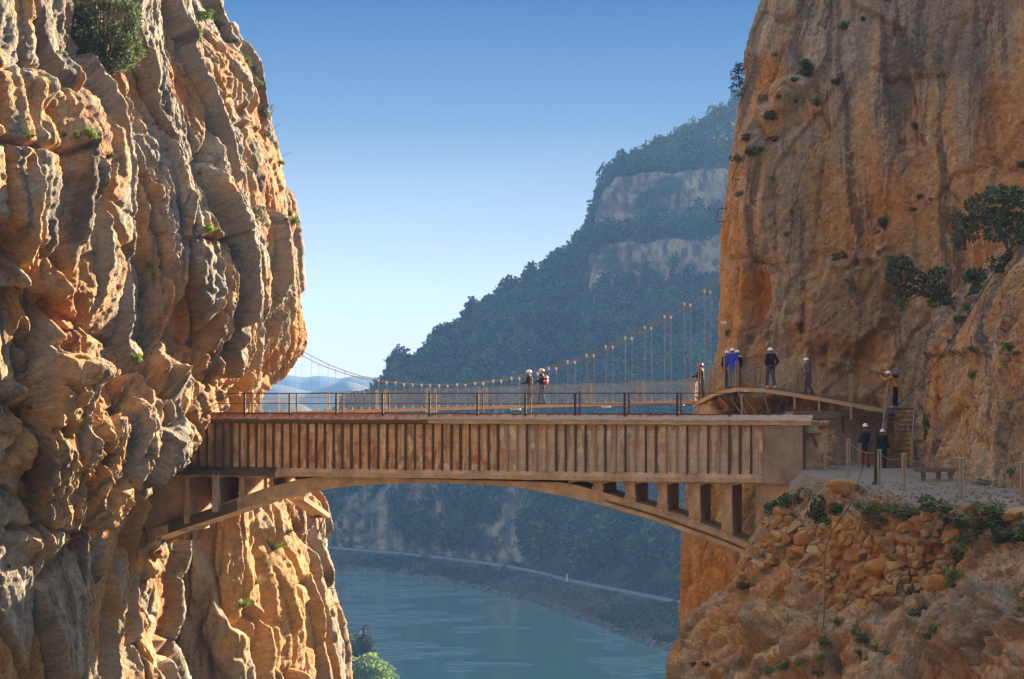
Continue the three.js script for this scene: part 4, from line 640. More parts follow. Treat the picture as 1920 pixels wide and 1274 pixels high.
  // a reinforcing bar or two sticking out of the soffit
  for (const px of [470, 500, 770, 840, 910]) { const x = T(px), y = Y(px, table(low)(px)); part(bridge, 'loose_bar', tube([V3(x, y + 0.1, -0.02), V3(x + 0.03, y - 0.05, 0.05), V3(x + 0.1, y - 0.12, 0.03)], 0.012, 8, 4), M.rust); }
}
// ---------------------------------------------------------------- the suspension bridge
const netting = (a, b, y0, y1, a2 = a, b2 = b, step = 0.085, r = 0.0021) => {   // diamond wire netting between two uprights; a, b are points at the foot
  const L = a.distanceTo(b), H = y1 - y0, n = Math.ceil((L + H) / step), out = [], P = (s, t) => V3(mix(a.x, b.x, s / L), mix(a.y, b.y, s / L) + y0 + t, mix(a.z, b.z, s / L));
  for (let i = 1; i < n; i++) { const s = i * step; for (const k of [0, 1]) { let s0 = Math.max(0, s - H), t0 = Math.max(0, s - L), s1 = Math.min(L, s), t1; t1 = s - s0; const q = (ss) => (k ? L - ss : ss); const pa = P(q(s0), Math.min(H, t1)), pb = P(q(s1), s - s1); if (pa.distanceTo(pb) > 0.02) out.push(bar(pa, pb, r, 3)); } }
  return out;
};
{
  const P0 = at(470, HORIZON, 94), P1 = at(1305, HORIZON, 84.2), u = P1.clone().sub(P0), LEN = u.length(); u.normalize(); const back = V3(-u.z, 0, u.x).multiplyScalar(-1); if (back.z > 0) back.negate();
  const S = (px) => { const a = (px - 960) / F; return (a * -P0.z - P0.x) / (u.x + a * u.z); }, yDeck = (s) => mix(-1.0, -0.28, s / LEN), WIDE = 1.05;
  const bridge = thing('suspension_footbridge', V3(0, 0, 0), 'slender suspension footbridge with steel cables and wire netting behind the aqueduct', 'footbridge');
  bridge.position.copy(P0); const on = (s, y, w = 0) => u.clone().multiplyScalar(s).addScaledVector(back, w).setY(y);
  const line = [[446, 606], [472, 620], [560, 664], [600, 684], [650, 702], [700, 714], [760, 720], [830, 722], [900, 717], [960, 708], [1030, 689], [1100, 665], [1180, 629], [1250, 590], [1310, 552], [1367, 515], [1395, 496]];
  const cableY = table(line.map(([px, py]) => { const s = S(px); return [s, (HORIZON - py) * (-P0.z - u.z * s) / F]; }));
  for (const w of [0, WIDE]) {
    const pts = line.map(([px]) => { const s = S(px); return on(s, cableY(s), w); });
    part(bridge, 'main_cable', tube(pts, 0.021, 160, 6), M.cable);
    for (let s = S(474); s < S(1362); s += 1.03) {
      const y = cableY(s) - 0.01, clampBox = new THREE.CylinderGeometry(0.075, 0.02, 0.17, 6); clampBox.scale(1, 1, 0.45); const p = on(s, y - 0.05, w); clampBox.translate(p.x, p.y, p.z);
      const end = s > LEN ? Math.max(yDeck(LEN) + 0.4, y - 6) : yDeck(s) + 0.02;
      const hg = part(bridge, 'hanger', bar(on(s, end, w), on(s, y - 0.1, w), 0.0075, 4), M.cable); part(hg, 'cable_clamp', clampBox, M.white);
      if (s < LEN) part(hg, 'hanger_socket', boxAt(0.05, 0.14, 0.04, ...on(s, end + 0.09, w).toArray()), M.steel);
    }
    const spans = [470, 522, 615, 706, 800, 897, 997, 1095, 1195, 1290].map(S);
    for (let i = 0; i < spans.length; i++) {
      const s = spans[i], a = on(s, yDeck(s), w), nxt = spans[i + 1] ?? LEN, b = on(nxt, yDeck(nxt), w);
      for (const k of [-0.045, 0.045]) part(bridge, 'post', boxAt(0.045, 1.15, 0.07, ...on(s + k, yDeck(s) + 0.52, w).toArray()), M.woodGrey);
      const eb = part(bridge, 'edge_beam', beam(a.clone().setY(a.y - 0.05), b.clone().setY(b.y - 0.05), 0.08, 0.12), M.wood); eb.scale.setScalar(1);
      if (nxt - s > 0.3) { const nt = part(bridge, 'wire_netting', merge(netting(a, b, 0.05, 1.0, a, b, 0.1, 0.0026)), M.net); nt.userData.kind = 'stuff'; }
      for (const hgt of [0.78, 1.04]) part(bridge, 'handrail_wire', bar(a.clone().setY(a.y + hgt), b.clone().setY(b.y + hgt), 0.008, 4), M.cable);
    }
  }
  const boards = []; for (let s = 0; s < LEN; s += 0.15) boards.push(beam(on(s, yDeck(s) + 0.03, -0.02), on(s, yDeck(s) + 0.03, WIDE + 0.02), 0.13, 0.035)); const bd = part(bridge, 'deck_boards', merge(boards), M.woodGrey); bd.userData.kind = 'stuff';
  for (const px of [640, 800, 960, 1130, 1270]) { const s = S(px); part(bridge, 'cross_beam', beam(on(s, yDeck(s) - 0.14, -0.1), on(s, yDeck(s) - 0.14, WIDE + 0.1), 0.07, 0.1), M.steel); }
  // stays under the deck
  for (const [pa, ya, pb, yb] of [[850, 764, 760, 772], [1245, 753, 1270, 775], [1245, 753, 1180, 762]]) { const sa = S(pa), sb = S(pb), f = (px, py, s) => (HORIZON - py) * (-P0.z - u.z * s) / F; part(bridge, 'stay_wire', bar(on(sa, f(pa, ya, sa), 0), on(sb, f(pb, yb, sb), 0.4), 0.01, 4), M.cable); }
}
// ---------------------------------------------------------------- boardwalk round the foot of the east wall
const walkLine = [[1302, 757, 84.2], [1340, 736, 81.4], [1382, 727, 78.9], [1432, 728.5, 77.7], [1490, 737, 76.7], [1536, 744.5, 76], [1596, 755.5, 75.3], [1660, 767, 75]];
const walk = new THREE.CatmullRomCurve3(walkLine.map((p) => at(...p)));
{
  const deck = thing('cliff_boardwalk', at(1340, 742, 81.4).setY(0), 'timber boardwalk pinned to the foot of the streaked cliff', 'walkway'), o = deck.position;
  const edge = walkLine.map((p) => at(...p).sub(o)), inner = (i) => { const a = edge[Math.max(0, i - 1)], b = edge[Math.min(edge.length - 1, i + 1)], d = b.clone().sub(a).setY(0).normalize(); return edge[i].clone().addScaledVector(V3(d.z, 0, -d.x), 1.15); };
  const tops = [703, 684, 677, 684, 699, 688, 700, 700];
  for (let i = 0; i < edge.length - 1; i++) {
    const a = edge[i], b = edge[i + 1], ai = inner(i), bi = inner(i + 1);
    part(deck, 'edge_beam', beam(a.clone().setY(a.y - 0.09), b.clone().setY(b.y - 0.09), 0.09, 0.18), M.wood); part(deck, 'inner_beam', beam(ai.clone().setY(ai.y - 0.09), bi.clone().setY(bi.y - 0.09), 0.09, 0.18), M.woodDark);
    part(deck, 'edge_strip', beam(a.clone().setY(a.y + 0.02), b.clone().setY(b.y + 0.02), 0.12, 0.035), M.woodDark);
    const n = Math.max(4, Math.round(a.distanceTo(b) / 0.15)), boards = []; for (let k = 0; k < n; k++) { const t = (k + 0.5) / n, p = a.clone().lerp(b, t), q = ai.clone().lerp(bi, t); p.y += 0.02; q.y += 0.02; boards.push(beam(p, q, 0.125, 0.035)); } part(deck, 'deck_boards', merge(boards), M.woodGrey).userData.kind = 'stuff';
    const nt = part(deck, 'wire_netting', merge(netting(a, b, 0.06, 1.02, a, b, 0.1, 0.0026)), M.net); nt.userData.kind = 'stuff';
    for (const hgt of [0.8, 1.08]) part(deck, 'handrail_wire', bar(a.clone().setY(a.y + hgt), b.clone().setY(b.y + hgt), 0.009, 4), M.cable);
  }
  const post = (px, py, d, top, stub) => { const foot = at(px, py, d).sub(o), hgt = (py - top) * d / F; for (const k of [-0.05, 0.05]) part(deck, 'post', boxAt(0.045, hgt + 0.1, 0.07, foot.x + k, foot.y + hgt / 2 - 0.05, foot.z), M.wood); part(deck, 'post_bracket', boxAt(0.16, 0.16, 0.12, foot.x, foot.y - 0.1, foot.z + 0.03), M.steel); if (stub) part(deck, 'post_stub', boxAt(0.09, stub, 0.08, foot.x, foot.y - 0.19 - stub / 2, foot.z), M.wood); };
  walkLine.slice(0, 7).forEach(([px, py, d], i) => post(px, py, d, tops[i], i >= 4 ? 0.55 : 0)); post(1312, 752, 83.5, 690, 0); post(1330, 742, 82.2, 686, 0);
  for (const [a, b, da, db] of [[[1345, 738], [1395, 785], 81, 81.6], [[1332, 742], [1360, 782], 82, 82], [[1370, 745], [1400, 790], 79.4, 81.2], [[1384, 733], [1403, 785], 79, 80.6], [[1432, 735], [1445, 785], 77.8, 80], [[1395, 740], [1425, 785], 78.6, 80.4], [[1310, 760], [1322, 790], 83.8, 83.8]]) part(deck, 'strut', beam(at(...a, da).sub(o), at(...b, db).sub(o), 0.07, 0.08), rnd() > 0.5 ? M.woodGrey : M.woodDark);
  part(deck, 'strut', beam(at(1391, 738, 78.6).sub(o), at(1391, 778, 78.6).sub(o), 0.05, 0.05), M.steel); part(deck, 'strut', beam(at(1476, 738, 77.4).sub(o), at(1476, 772, 77.4).sub(o), 0.05, 0.05), M.woodDark);
  part(deck, 'name_plate', boxAt(0.22, 0.12, 0.015, ...at(1400, 733, 78.3).sub(o).toArray()), std('plate', lin(0.6, 0.5, 0.33), 0.6));
}
// mast with a camera at the corner of the wall
{
  const foot = at(1358.5, 727, 80.2), m = thing('camera_mast', foot, 'slim brown mast with a white surveillance camera at the walkway corner', 'mast'), hgt = (727 - 608) * 80.2 / F;
  part(m, 'pole', new THREE.CylinderGeometry(0.028, 0.035, hgt, 8).translate(0, hgt / 2, 0), M.woodGrey); const cam = part(m, 'camera', new THREE.CylinderGeometry(0.05, 0.06, 0.22, 10).rotateZ(Math.PI / 2).translate(-0.02, hgt + 0.06, 0.05), M.white); part(cam, 'hood', boxAt(0.26, 0.025, 0.14, -0.04, hgt + 0.125, 0.05), M.white); part(m, 'bracket', boxAt(0.1, 0.05, 0.1, 0.02, hgt, 0), M.steel);
}
// stairs from the boardwalk to the terrace
{
  const top = at(1693, 765, 75.6), foot = at(1681, 879, 71.4); foot.y = -3.04;
  const st = thing('timber_stairs', foot.clone(), 'steep timber stairs with steel handrails linking terrace and boardwalk', 'stairs'), run = top.clone().sub(foot), flat = run.clone().setY(0).normalize(), sideways = V3(-flat.z, 0, flat.x), HALF = 0.58, n = 13;
  const on = (t, w, dy = 0) => run.clone().multiplyScalar(t).addScaledVector(sideways, w).add(V3(0, dy, 0));
  for (let i = 1; i <= n; i++) { const t = i / n, a = on(t - 0.25 / n, -HALF), b = on(t - 0.25 / n, HALF); part(st, 'tread', beam(a, b, 0.29, 0.05), M.woodDark); }
  for (const w of [-HALF - 0.03, HALF + 0.03]) part(st, 'stringer', beam(on(-0.02, w, -0.02), on(1, w, -0.1), 0.06, 0.26), M.woodDark);
  part(st, 'landing', boxAt(1.5, 0.08, 1.3, top.x - foot.x, top.y - foot.y - 0.05, top.z - foot.z - 0.75), M.woodDark);
  for (const w of [-HALF - 0.05, HALF + 0.05]) {
    for (const t of [0.03, 0.5, 0.98]) for (const k of [-0.04, 0.04]) { const p = on(t, w); part(st, 'post', boxAt(0.05, 1.35, 0.08, p.x + k, p.y + 0.52, p.z), M.wood); }
    for (const hgt of [1.18, 1.05, 0.92]) part(st, 'handrail', bar(on(0.0, w, hgt), on(1.02, w, hgt), 0.02, 6), M.steel);
  }
}
// ---------------------------------------------------------------- the gravel terrace and what stands on it
const GROUND = -3.04, groundD = (py) => -GROUND * F / (py - HORIZON);
{
  const front = table([[1480, 67], [1500, 66], [1530, 64], [1570, 60], [1610, 55.5], [1650, 52.5], [1700, 50.6], [1760, 49.8], [1920, 48.4], [2200, 45]]), back = table([[1480, 74], [1740, 74], [1770, 70], [1850, 64], [1920, 59], [2200, 52]]), pos = [], uv = [], index = [], nu = 90, nv = 60;
  for (let j = 0; j < nv; j++) for (let i = 0; i < nu; i++) { const px = 1480 + 720 * i / (nu - 1), t = j / (nv - 1), d = mix(front(px) - 0.6, back(px), t), x = (px - 960) * d / F; pos.push(x, GROUND - 1.3 * smooth(0.15, -0.02, t + 0.05 * noise(x * 1.2, d * 1.2, 9)) - 0.5 * smooth(1510, 1480, px) + 0.05 * fbm(x * 0.9, d * 0.9, 3, 3) + 0.02 * noise(x * 5, d * 5, 1), -d); uv.push(x, d); }
  for (let j = 0; j < nv - 1; j++) for (let i = 0; i < nu - 1; i++) { const a = j * nu + i, b = a + 1, c = a + nu, e = c + 1; index.push(a, b, c, b, e, c); }
  const g = new THREE.BufferGeometry(); g.setAttribute('position', new THREE.Float32BufferAttribute(pos, 3)); g.setAttribute('uv', new THREE.Float32BufferAttribute(uv, 2)); g.setIndex(index); g.computeVertexNormals();
  solo('gravel_terrace', g, M.gravel, 'pale gravel terrace at the foot of the stairs', null, null, 'structure');
}
// stones: a ball cut by random planes
function chunk(detail, cuts, seedValue, squash = [1, 1, 1]) {
  seed = seedValue; const g = new THREE.IcosahedronGeometry(1, detail), p = g.attributes.position, planes = [];
  for (let i = 0; i < cuts; i++) { const a = rr(0, 6.283), z = rr(-1, 1), r = Math.sqrt(1 - z * z); planes.push([r * Math.cos(a), z, r * Math.sin(a), rr(0.5, 0.82)]); }
  for (const s of [-1, 1]) planes.push([0, s, 0, rr(0.5, 0.7)]);
  const v = V3();
  for (let i = 0; i < p.count; i++) { v.fromBufferAttribute(p, i); for (const [x, y, z, d] of planes) { const e = v.x * x + v.y * y + v.z * z - d; if (e > 0) v.addScaledVector(V3(x, y, z), -e); } const n = 1 + 0.05 * noise(v.x * 3 + seedValue, v.y * 3, v.z * 3); p.setXYZ(i, v.x * n * squash[0], v.y * n * squash[1], v.z * n * squash[2]); }
  g.computeVertexNormals(); const uv = g.attributes.uv; for (let i = 0; i < uv.count; i++) uv.setXY(i, p.getX(i) * 0.4 + p.getZ(i) * 0.3, p.getY(i) * 0.4);
  return g;
}
const stoneGeo = []; seed = 300;
for (let i = 0; i < 16; i++) { const pts = []; for (let k = 0; k < 13; k++) { const q = V3(rr(-1, 1), rr(-1, 1), rr(-1, 1)), m = Math.pow(Math.abs(q.x) ** 5 + Math.abs(q.y) ** 5 + Math.abs(q.z) ** 5, 1 / 5); q.multiplyScalar(rr(0.84, 0.96) / m); pts.push(q); } const g = new ConvexGeometry(pts), p = g.attributes.position, uv = new Float32Array(p.count * 2); for (let k = 0; k < p.count; k++) { uv[k * 2] = p.getX(k) * 0.4 + p.getZ(k) * 0.3; uv[k * 2 + 1] = p.getY(k) * 0.4; } g.setAttribute('uv', new THREE.BufferAttribute(uv, 2)); stoneGeo.push(g); }
const stoneMat = [[0.56, 0.29, 0.095], [0.60, 0.345, 0.135], [0.50, 0.235, 0.065], [0.57, 0.375, 0.18], [0.43, 0.295, 0.16]].map((c) => std('broken_limestone', lin(...c), 0.95, { map: rep(grainMap, 2, 2), bumpMap: rep(rockBump, 2, 2), bumpScale: 0.03 }));
seed = 91;
const turned = (m, s) => { m.rotation.set(rr(-0.35, 0.35) * s, rr(0, 6.28), rr(-0.35, 0.35) * s); return m; };
const inPoly = (x, y, poly) => { let c = false; for (let i = 0, j = poly.length - 1; i < poly.length; j = i++) { const [a, b] = poly[i], [d, e] = poly[j]; if ((b > y) !== (e > y) && x < (d - a) * (y - b) / (e - b) + a) c = !c; } return c; };
{
  const o = slope.spot(1720, 1040).p, wall = thing('dry_stone_wall', o, 'dry-stone wall of coursed tan stones below the terrace', 'stone wall');
  const poly = [[1640, 975], [1700, 968], [1760, 968], [1800, 985], [1795, 1010], [1782, 1060], [1770, 1100], [1740, 1112], [1690, 1100], [1655, 1060], [1640, 1010]];
  for (let py = 975, row = 0; py < 1112; py += rr(12.5, 15.5), row++) for (let px = 1638 + (row % 2) * 9; px < 1805;) {
    const wd = rr(15, 29); if (inPoly(px + wd / 2, py, poly)) { const s = slope.spot(px + wd / 2, py), k = -s.p.z / F, m = part(wall, 'stone', stoneGeo[Math.floor(rnd() * 16)], stoneMat[1 + Math.floor(rnd() * 4)]); m.position.copy(s.p).sub(o); turned(m, 0.5); m.rotation.y = rr(-0.4, 0.4); m.scale.set(wd * 0.6 * k, 8.2 * k * rr(0.95, 1.3), rr(0.18, 0.28)); } px += wd * 0.92;
  }
  const h = slope.spot(1540, 1040).p, heap = thing('rubble_heap', h, 'heap of tumbled orange stones spilling down beside the dry-stone wall', 'rubble');
  const rub = [[1425, 985], [1460, 965], [1520, 985], [1560, 985], [1600, 970], [1645, 985], [1660, 1060], [1695, 1100], [1650, 1120], [1600, 1135], [1560, 1140], [1535, 1115], [1500, 1075], [1470, 1045], [1410, 1085], [1385, 1090], [1400, 1040]];
  let n = 0; while (n < 210) { const px = rr(1385, 1700), py = rr(965, 1140); if (!inPoly(px, py, rub)) continue; const s = slope.spot(px, py), k = -s.p.z / F, sz = (n < 26 ? rr(10, 16) : rr(4, 9.5)) * k, m = part(heap, 'stone', stoneGeo[Math.floor(rnd() * 16)], stoneMat[Math.floor(rnd() * 4)]); m.position.copy(s.p).sub(h).addScaledVector(s.n, sz * 0.25); m.rotation.set(rr(-0.9, 0.9), rr(0, 6.28), rr(-0.9, 0.9)); m.scale.set(sz * rr(0.9, 1.5), sz * rr(0.7, 1.1), sz); n++; }
}
{
  const n = 1500, peb = new THREE.InstancedMesh(stoneGeo[5], stoneMat[4], n), m4 = new THREE.Matrix4(), q = new THREE.Quaternion(); seed = 640;
  for (let i = 0; i < n; i++) { const px = rr(1500, 1960), py = i < 700 ? rr(905, 945) : rr(878, 935), d = groundD(py), s = i < 700 ? 0.015 + 0.05 * rnd() ** 2 : rr(0.008, 0.022); m4.compose(V3((px - 960) * d / F, GROUND + s * 0.2, -d), q.setFromAxisAngle(V3(rr(-1, 1), 1, rr(-1, 1)).normalize(), rr(0, 6.28)), V3(s * 1.3, s * 0.8, s)); peb.setMatrixAt(i, m4); }
  peb.name = 'loose_pebbles'; peb.castShadow = peb.receiveShadow = true; tag(peb, 'loose pebbles strewn over the gravel terrace and its edge', null, null, 'stuff'); scene.add(peb);
}
// larger boulders, each a thing
for (const [px, py, sx, sy, rz, label] of [
  [1588, 918, 42, 20, -0.3, 'large orange slab tilted at the lip of the terrace'], [1468, 958, 30, 13, 0.1, 'rounded orange boulder among bushes beside the abutment'], [1505, 1010, 22, 20, 0.4, 'angular boulder on top of the rubble heap'], [1535, 1035, 30, 16, -0.5, 'long wedge of rock lying across the rubble heap'], [1570, 985, 15, 26, 0.2, 'upright pale stone standing at the top of the rubble'],
  [1770, 1100, 36, 26, -0.2, 'pale rounded boulder at the foot of the dry-stone wall'], [1650, 1065, 30, 28, 0.3, 'big tan boulder between rubble heap and dry-stone wall'], [1905, 945, 34, 20, 0.1, 'flat boulder at the terrace edge beside dense green shrubs'], [1700, 985, 22, 16, 0.1, 'squat boulder crowning the dry-stone wall']]) {
  const s = slope.spot(px, py), k = -s.p.z / F, g = chunk(3, 11, 700 + px); seed = 1000 + px; const m = solo('boulder', g, stoneMat[px % 4], label, 'boulder'); m.position.copy(s.p).addScaledVector(s.n, 0.05); m.rotation.set(rr(-0.3, 0.3), rr(-0.5, 0.5), rz); m.scale.set(sx * k, sy * k, sx * k * 0.7);
}
// the channel wall and the ruined stub behind the terrace
{
  const a = at(1478, 772, 75.2), b = at(1668, 772, 77.4), y1 = -0.74, w = thing('channel_wall', a.clone().setY(GROUND), 'low grey concrete channel wall under the boardwalk', 'wall'); const d = b.clone().sub(a).setY(0), L = d.length(); w.rotation.y = Math.atan2(-d.z, d.x);
  for (let i = 0; i < 3; i++) part(w, 'wall_section', boxAt(L / 3 - 0.01, y1 - GROUND + 0.5, 0.5, L * (i + 0.5) / 3, (y1 - GROUND - 0.5) / 2, 0.1), M.concreteGrey); part(w, 'wall_coping', boxAt(L, 0.3, 0.62, L / 2, y1 - GROUND - 0.12, 0.1), M.concreteGrey); part(w, 'drain_pipe', new THREE.CylinderGeometry(0.04, 0.04, 0.75, 7).translate(L * 0.48, y1 - GROUND - 0.55, 0.42), M.rust);
}
{
  const a = at(1506, 879, 70.4).setY(GROUND - 0.1), w = thing('ruined_wall', a, 'crumbling masonry stub with an iron bracket beside the abutment', 'wall'); seed = 55;
  const core = new THREE.BoxGeometry(1.15, 2.1, 0.7, 16, 26, 6), p = core.attributes.position; for (let i = 0; i < p.count; i++) { const x = p.getX(i), y = p.getY(i), z = p.getZ(i); const n = 0.09 * fbm(x * 3, y * 3, z * 3, 3) + 0.05 * noise(x * 9, y * 9, z * 9); p.setXYZ(i, x + n, y + n * 1.5 * smooth(0.6, 1, y), z + n); } core.computeVertexNormals(); core.translate(0.5, 1.0, -0.4);
  part(w, 'masonry', core, M.concrete); for (let i = 0; i < 26; i++) { const m = part(w, 'stone', stoneGeo[i % 14], stoneMat[(i % 3) + 2]); const s = rr(0.09, 0.2); m.position.set(rr(0.75, 1.25), rr(0.05, 2.15), rr(-0.35, 0.0)); m.scale.set(s * 1.3, s, s); turned(m, 1); }
  for (let i = 0; i < 7; i++) { const m = part(w, 'cap_stone', stoneGeo[(i * 3) % 14], stoneMat[2 + (i % 3)]); m.position.set(-0.05 + i * 0.19, 2.05 + rr(-0.05, 0.07), -0.3); m.scale.set(0.17, 0.1, 0.22); turned(m, 0.6); }
  const br = part(w, 'iron_bracket', boxAt(0.62, 0.06, 0.08, 0.42, 1.55, 0.02), M.woodDark); part(br, 'bracket_arm', beam(V3(0.38, 1.55, 0.02), V3(0.58, 1.02, 0.02), 0.06, 0.09), M.woodDark);
}
// fence posts with rope wires
{
  const P = (px, py, top) => { const d = groundD(py), f = at(px, py, d); return { f, h: (py - top) * d / F }; };
  const front = [P(1548, 884, 830), P(1591, 895.5, 825), P(1649, 909.6, 845), P(1695, 921, 853), P(1802, 930, 860), P(1917, 934, 868)], rear = [P(1570, 879, 822), P(1612, 878, 833)];
  const fence = (name, list, label, net) => { const o = list[0].f.clone(), g = thing(name, o, label, 'fence'); for (const q of list) { const b = q.f.clone().sub(o); for (const k of [-0.035, 0.035]) part(g, 'post', boxAt(0.05, q.h + 0.1, 0.08, b.x + k * 1.2, b.y + q.h / 2 - 0.05, b.z), M.woodGrey); part(g, 'post_cap', boxAt(0.15, 0.03, 0.11, b.x, b.y + q.h + 0.015, b.z), M.steel); }
    for (let i = 0; i < list.length - 1; i++) for (const t of [0.93, 0.45]) { const a = list[i].f.clone().sub(o), b = list[i + 1].f.clone().sub(o), ya = a.y + list[i].h * t, yb = b.y + list[i + 1].h * t, pts = []; for (let k = 0; k <= 6; k++) { const s = k / 6; pts.push(V3(mix(a.x, b.x, s), mix(ya, yb, s) - 0.16 * Math.sin(Math.PI * s) * (t > 0.9 ? 1 : 0.5), mix(a.z, b.z, s))); } part(g, 'rope_wire', tube(pts, 0.011, 14, 4), M.cable); }
    if (net) for (let i = net; i < list.length - 1; i++) { const a = list[i].f.clone().sub(o), b = list[i + 1].f.clone().sub(o); part(g, 'wire_netting', merge(netting(a, b, 0.02, 1.0, a, b, 0.11, 0.0026)), M.net).userData.kind = 'stuff'; } };
  fence('post_fence', front, 'timber post and wire fence along the open edge of the terrace', 3); fence('post_fence', rear, 'short pair of wired posts beside the crumbling masonry stub');
  const lp = P(1642.5, 909, 799), pole = thing('cable_pole', lp.f, 'slim dark steel pole on the terrace that carries guy cables', 'pole');
  part(pole, 'shaft', new THREE.CylinderGeometry(0.055, 0.06, lp.h, 10).translate(0, lp.h / 2, 0), M.iron); part(pole, 'foot_flange', new THREE.CylinderGeometry(0.07, 0.16, 0.14, 10).translate(0, 0.07, 0), M.iron);
  const top = V3(0, lp.h - 0.02, 0), rel = (px, py, d) => at(px, py, d).sub(lp.f);
  part(pole, 'guy_cable', tube([top, rel(1668, 776, 61.5), rel(1745, 695, 64), rel(1800, 615, 65), rel(1850, 535, 65.5), rel(1888, 470, 66)], 0.02, 40, 5), M.iron); part(pole, 'guy_cable', tube([top, rel(1620, 872, 57), rel(1596, 945, 54.5)], 0.017, 16, 5), M.rust);
  const s1 = slope.spot(1572, 1010), s2 = slope.spot(1556, 1140), s3 = slope.spot(1546, 1260); const c = solo('hanging_cable', tube([at(1596, 945, 54.4), s1.p.clone().addScaledVector(s1.n, 0.35), s2.p.clone().addScaledVector(s2.n, 0.3), s3.p.clone().addScaledVector(s3.n, 0.25), at(1540, 1330, 48)], 0.02, 50, 5), M.rust, 'rusty cable hanging down over the rubble below the terrace', 'cable');
}
// bench
{
  const d = groundD(903), f = at(1752, 903, d), b = thing('bench', f, 'dark timber slab bench on the terrace by the rock foot', 'bench'), s = d / F; b.rotation.y = -0.12;
  for (let i = 0; i < 3; i++) part(b, 'seat_plank', boxAt(78 * s, 0.07, 0.145, 0, 0.44, -0.16 + i * 0.16), M.woodDark); part(b, 'seat_edge', boxAt(76 * s, 0.1, 0.03, 0, 0.39, 0.25), M.woodDark);
  for (const x of [-20, 8, 30]) { const g = new THREE.ExtrudeGeometry(new THREE.Shape([[-0.16, 0], [0.16, 0], [0.1, 0.16], [0.17, 0.37], [-0.17, 0.37], [-0.1, 0.16]].map((q) => new THREE.Vector2(...q))), { depth: 0.14, bevelEnabled: false }); g.rotateY(Math.PI / 2); g.translate(x * s - 0.07, 0, 0); part(b, 'leg', g, M.woodDark); }
  part(b, 'stone_footing', boxAt(62 * s, 0.07, 0.6, 0.05, 0.0, 0), stoneMat[3]);
}
// iron rungs and brackets left in the rock, and the stump of the old path
function ironHoop(face, px, py, pts, label) { const s = face.spot(px, py), k = -s.p.z / F, o = s.p, g = thing('iron_bracket', o, label, 'bracket'); const q = pts.map(([x, y, out]) => V3(x * k, -y * k, 0).addScaledVector(s.n, out).add(V3(0, 0, out * 0.3))); for (let i = 0; i < q.length - 1; i++) part(g, 'bar', bar(q[i], q[i + 1], 0.022, 5), M.rust); return g; }
ironHoop(east, 1362, 408, [[0, -14, 0], [-12, -14, 0.1], [-18, 10, 0.1], [-2, 11, 0]], 'small rusty iron frame jutting from the cliff corner into the sky');
ironHoop(east, 1385, 320, [[0, -18, 0], [-4, 15, 0.3], [8, 18, 0.1]], 'rusty iron rung standing on the cliff corner above the frame');
ironHoop(east, 1420, 692, [[28, -66 + 62, 0.1], [0, -4, 0.35], [0, 38, 0.35], [24, 36, 0.1]], 'dark iron frame set in the orange hollow above the hikers');
ironHoop(westFar, 618, 1128, [[-6, -22, 0.1], [6, -20, 0.5], [8, 6, 0.5], [-10, 14, 0.1]], 'rusty iron bracket on the sunlit buttress edge above the river');
{
  const a = at(548, 932, 92), p = thing('old_path_slab', a, 'broken concrete stump of the old cliff path with rusty props', 'path slab'), r = (px, py, d) => at(px, py, d).sub(a);
  part(p, 'slab', beam(r(556, 934, 93.5), r(605, 968, 97), 0.9, 0.26), M.concrete); part(p, 'cross_beam', beam(r(583, 970, 95.5), r(615, 967, 97.5), 0.16, 0.14), M.rust); part(p, 'prop', beam(r(608, 970, 97), r(596, 1000, 97), 0.08, 0.08), M.rust); part(p, 'prop', beam(r(553, 935, 92), r(541, 975, 92.5), 0.07, 0.07), M.wood); part(p, 'prop', bar(r(592, 970, 96.5), r(574, 1000, 95), 0.03, 5), M.rust); part(p, 'prop', bar(r(590, 985, 96.5), r(566, 1004, 94), 0.03, 5), M.rust);
}
// ---------------------------------------------------------------- people: one continuous skin per figure
// p is laid out facing +z, feet at the origin; bones are tapered capsules joined by a smooth minimum and meshed.
function meshField(res, lo, size, dist) {
  const mc = new MarchingCubes(res, new THREE.MeshStandardMaterial(), false, false, 60000); mc.isolation = 0; mc.reset();
  const half = res / 2, f = mc.field; let k = 0;
  for (let z = 0; z < res; z++) for (let y = 0; y < res; y++) for (let x = 0; x < res; x++) f[k++] = -dist(lo[0] + (x / half) * size / 2, lo[1] + (y / half) * size / 2, lo[2] + (z / half) * size / 2);
  mc.update(); const n = mc.count, P = mc.positionArray, pos = new Float32Array(n * 3);
  for (let i = 0; i < n; i++) for (let c = 0; c < 3; c++) pos[i * 3 + c] = lo[c] + (P[i * 3 + c] + 1) * size / 2;
  return pos;
}
function capsule(x, y, z, a, b, ra, rb, flat = 1) { const dx = b[0] - a[0], dy = b[1] - a[1], dz = b[2] - a[2], t = clamp(((x - a[0]) * dx + (y - a[1]) * dy + (z - a[2]) * dz) / (dx * dx + dy * dy + dz * dz + 1e-9)); return Math.hypot(x - a[0] - dx * t, y - a[1] - dy * t, (z - a[2] - dz * t) * flat) - (ra + (rb - ra) * t); }
const smin = (a, b, k) => { const h = Math.max(k - Math.abs(a - b), 0) / k; return Math.min(a, b) - h * h * k * 0.25; };
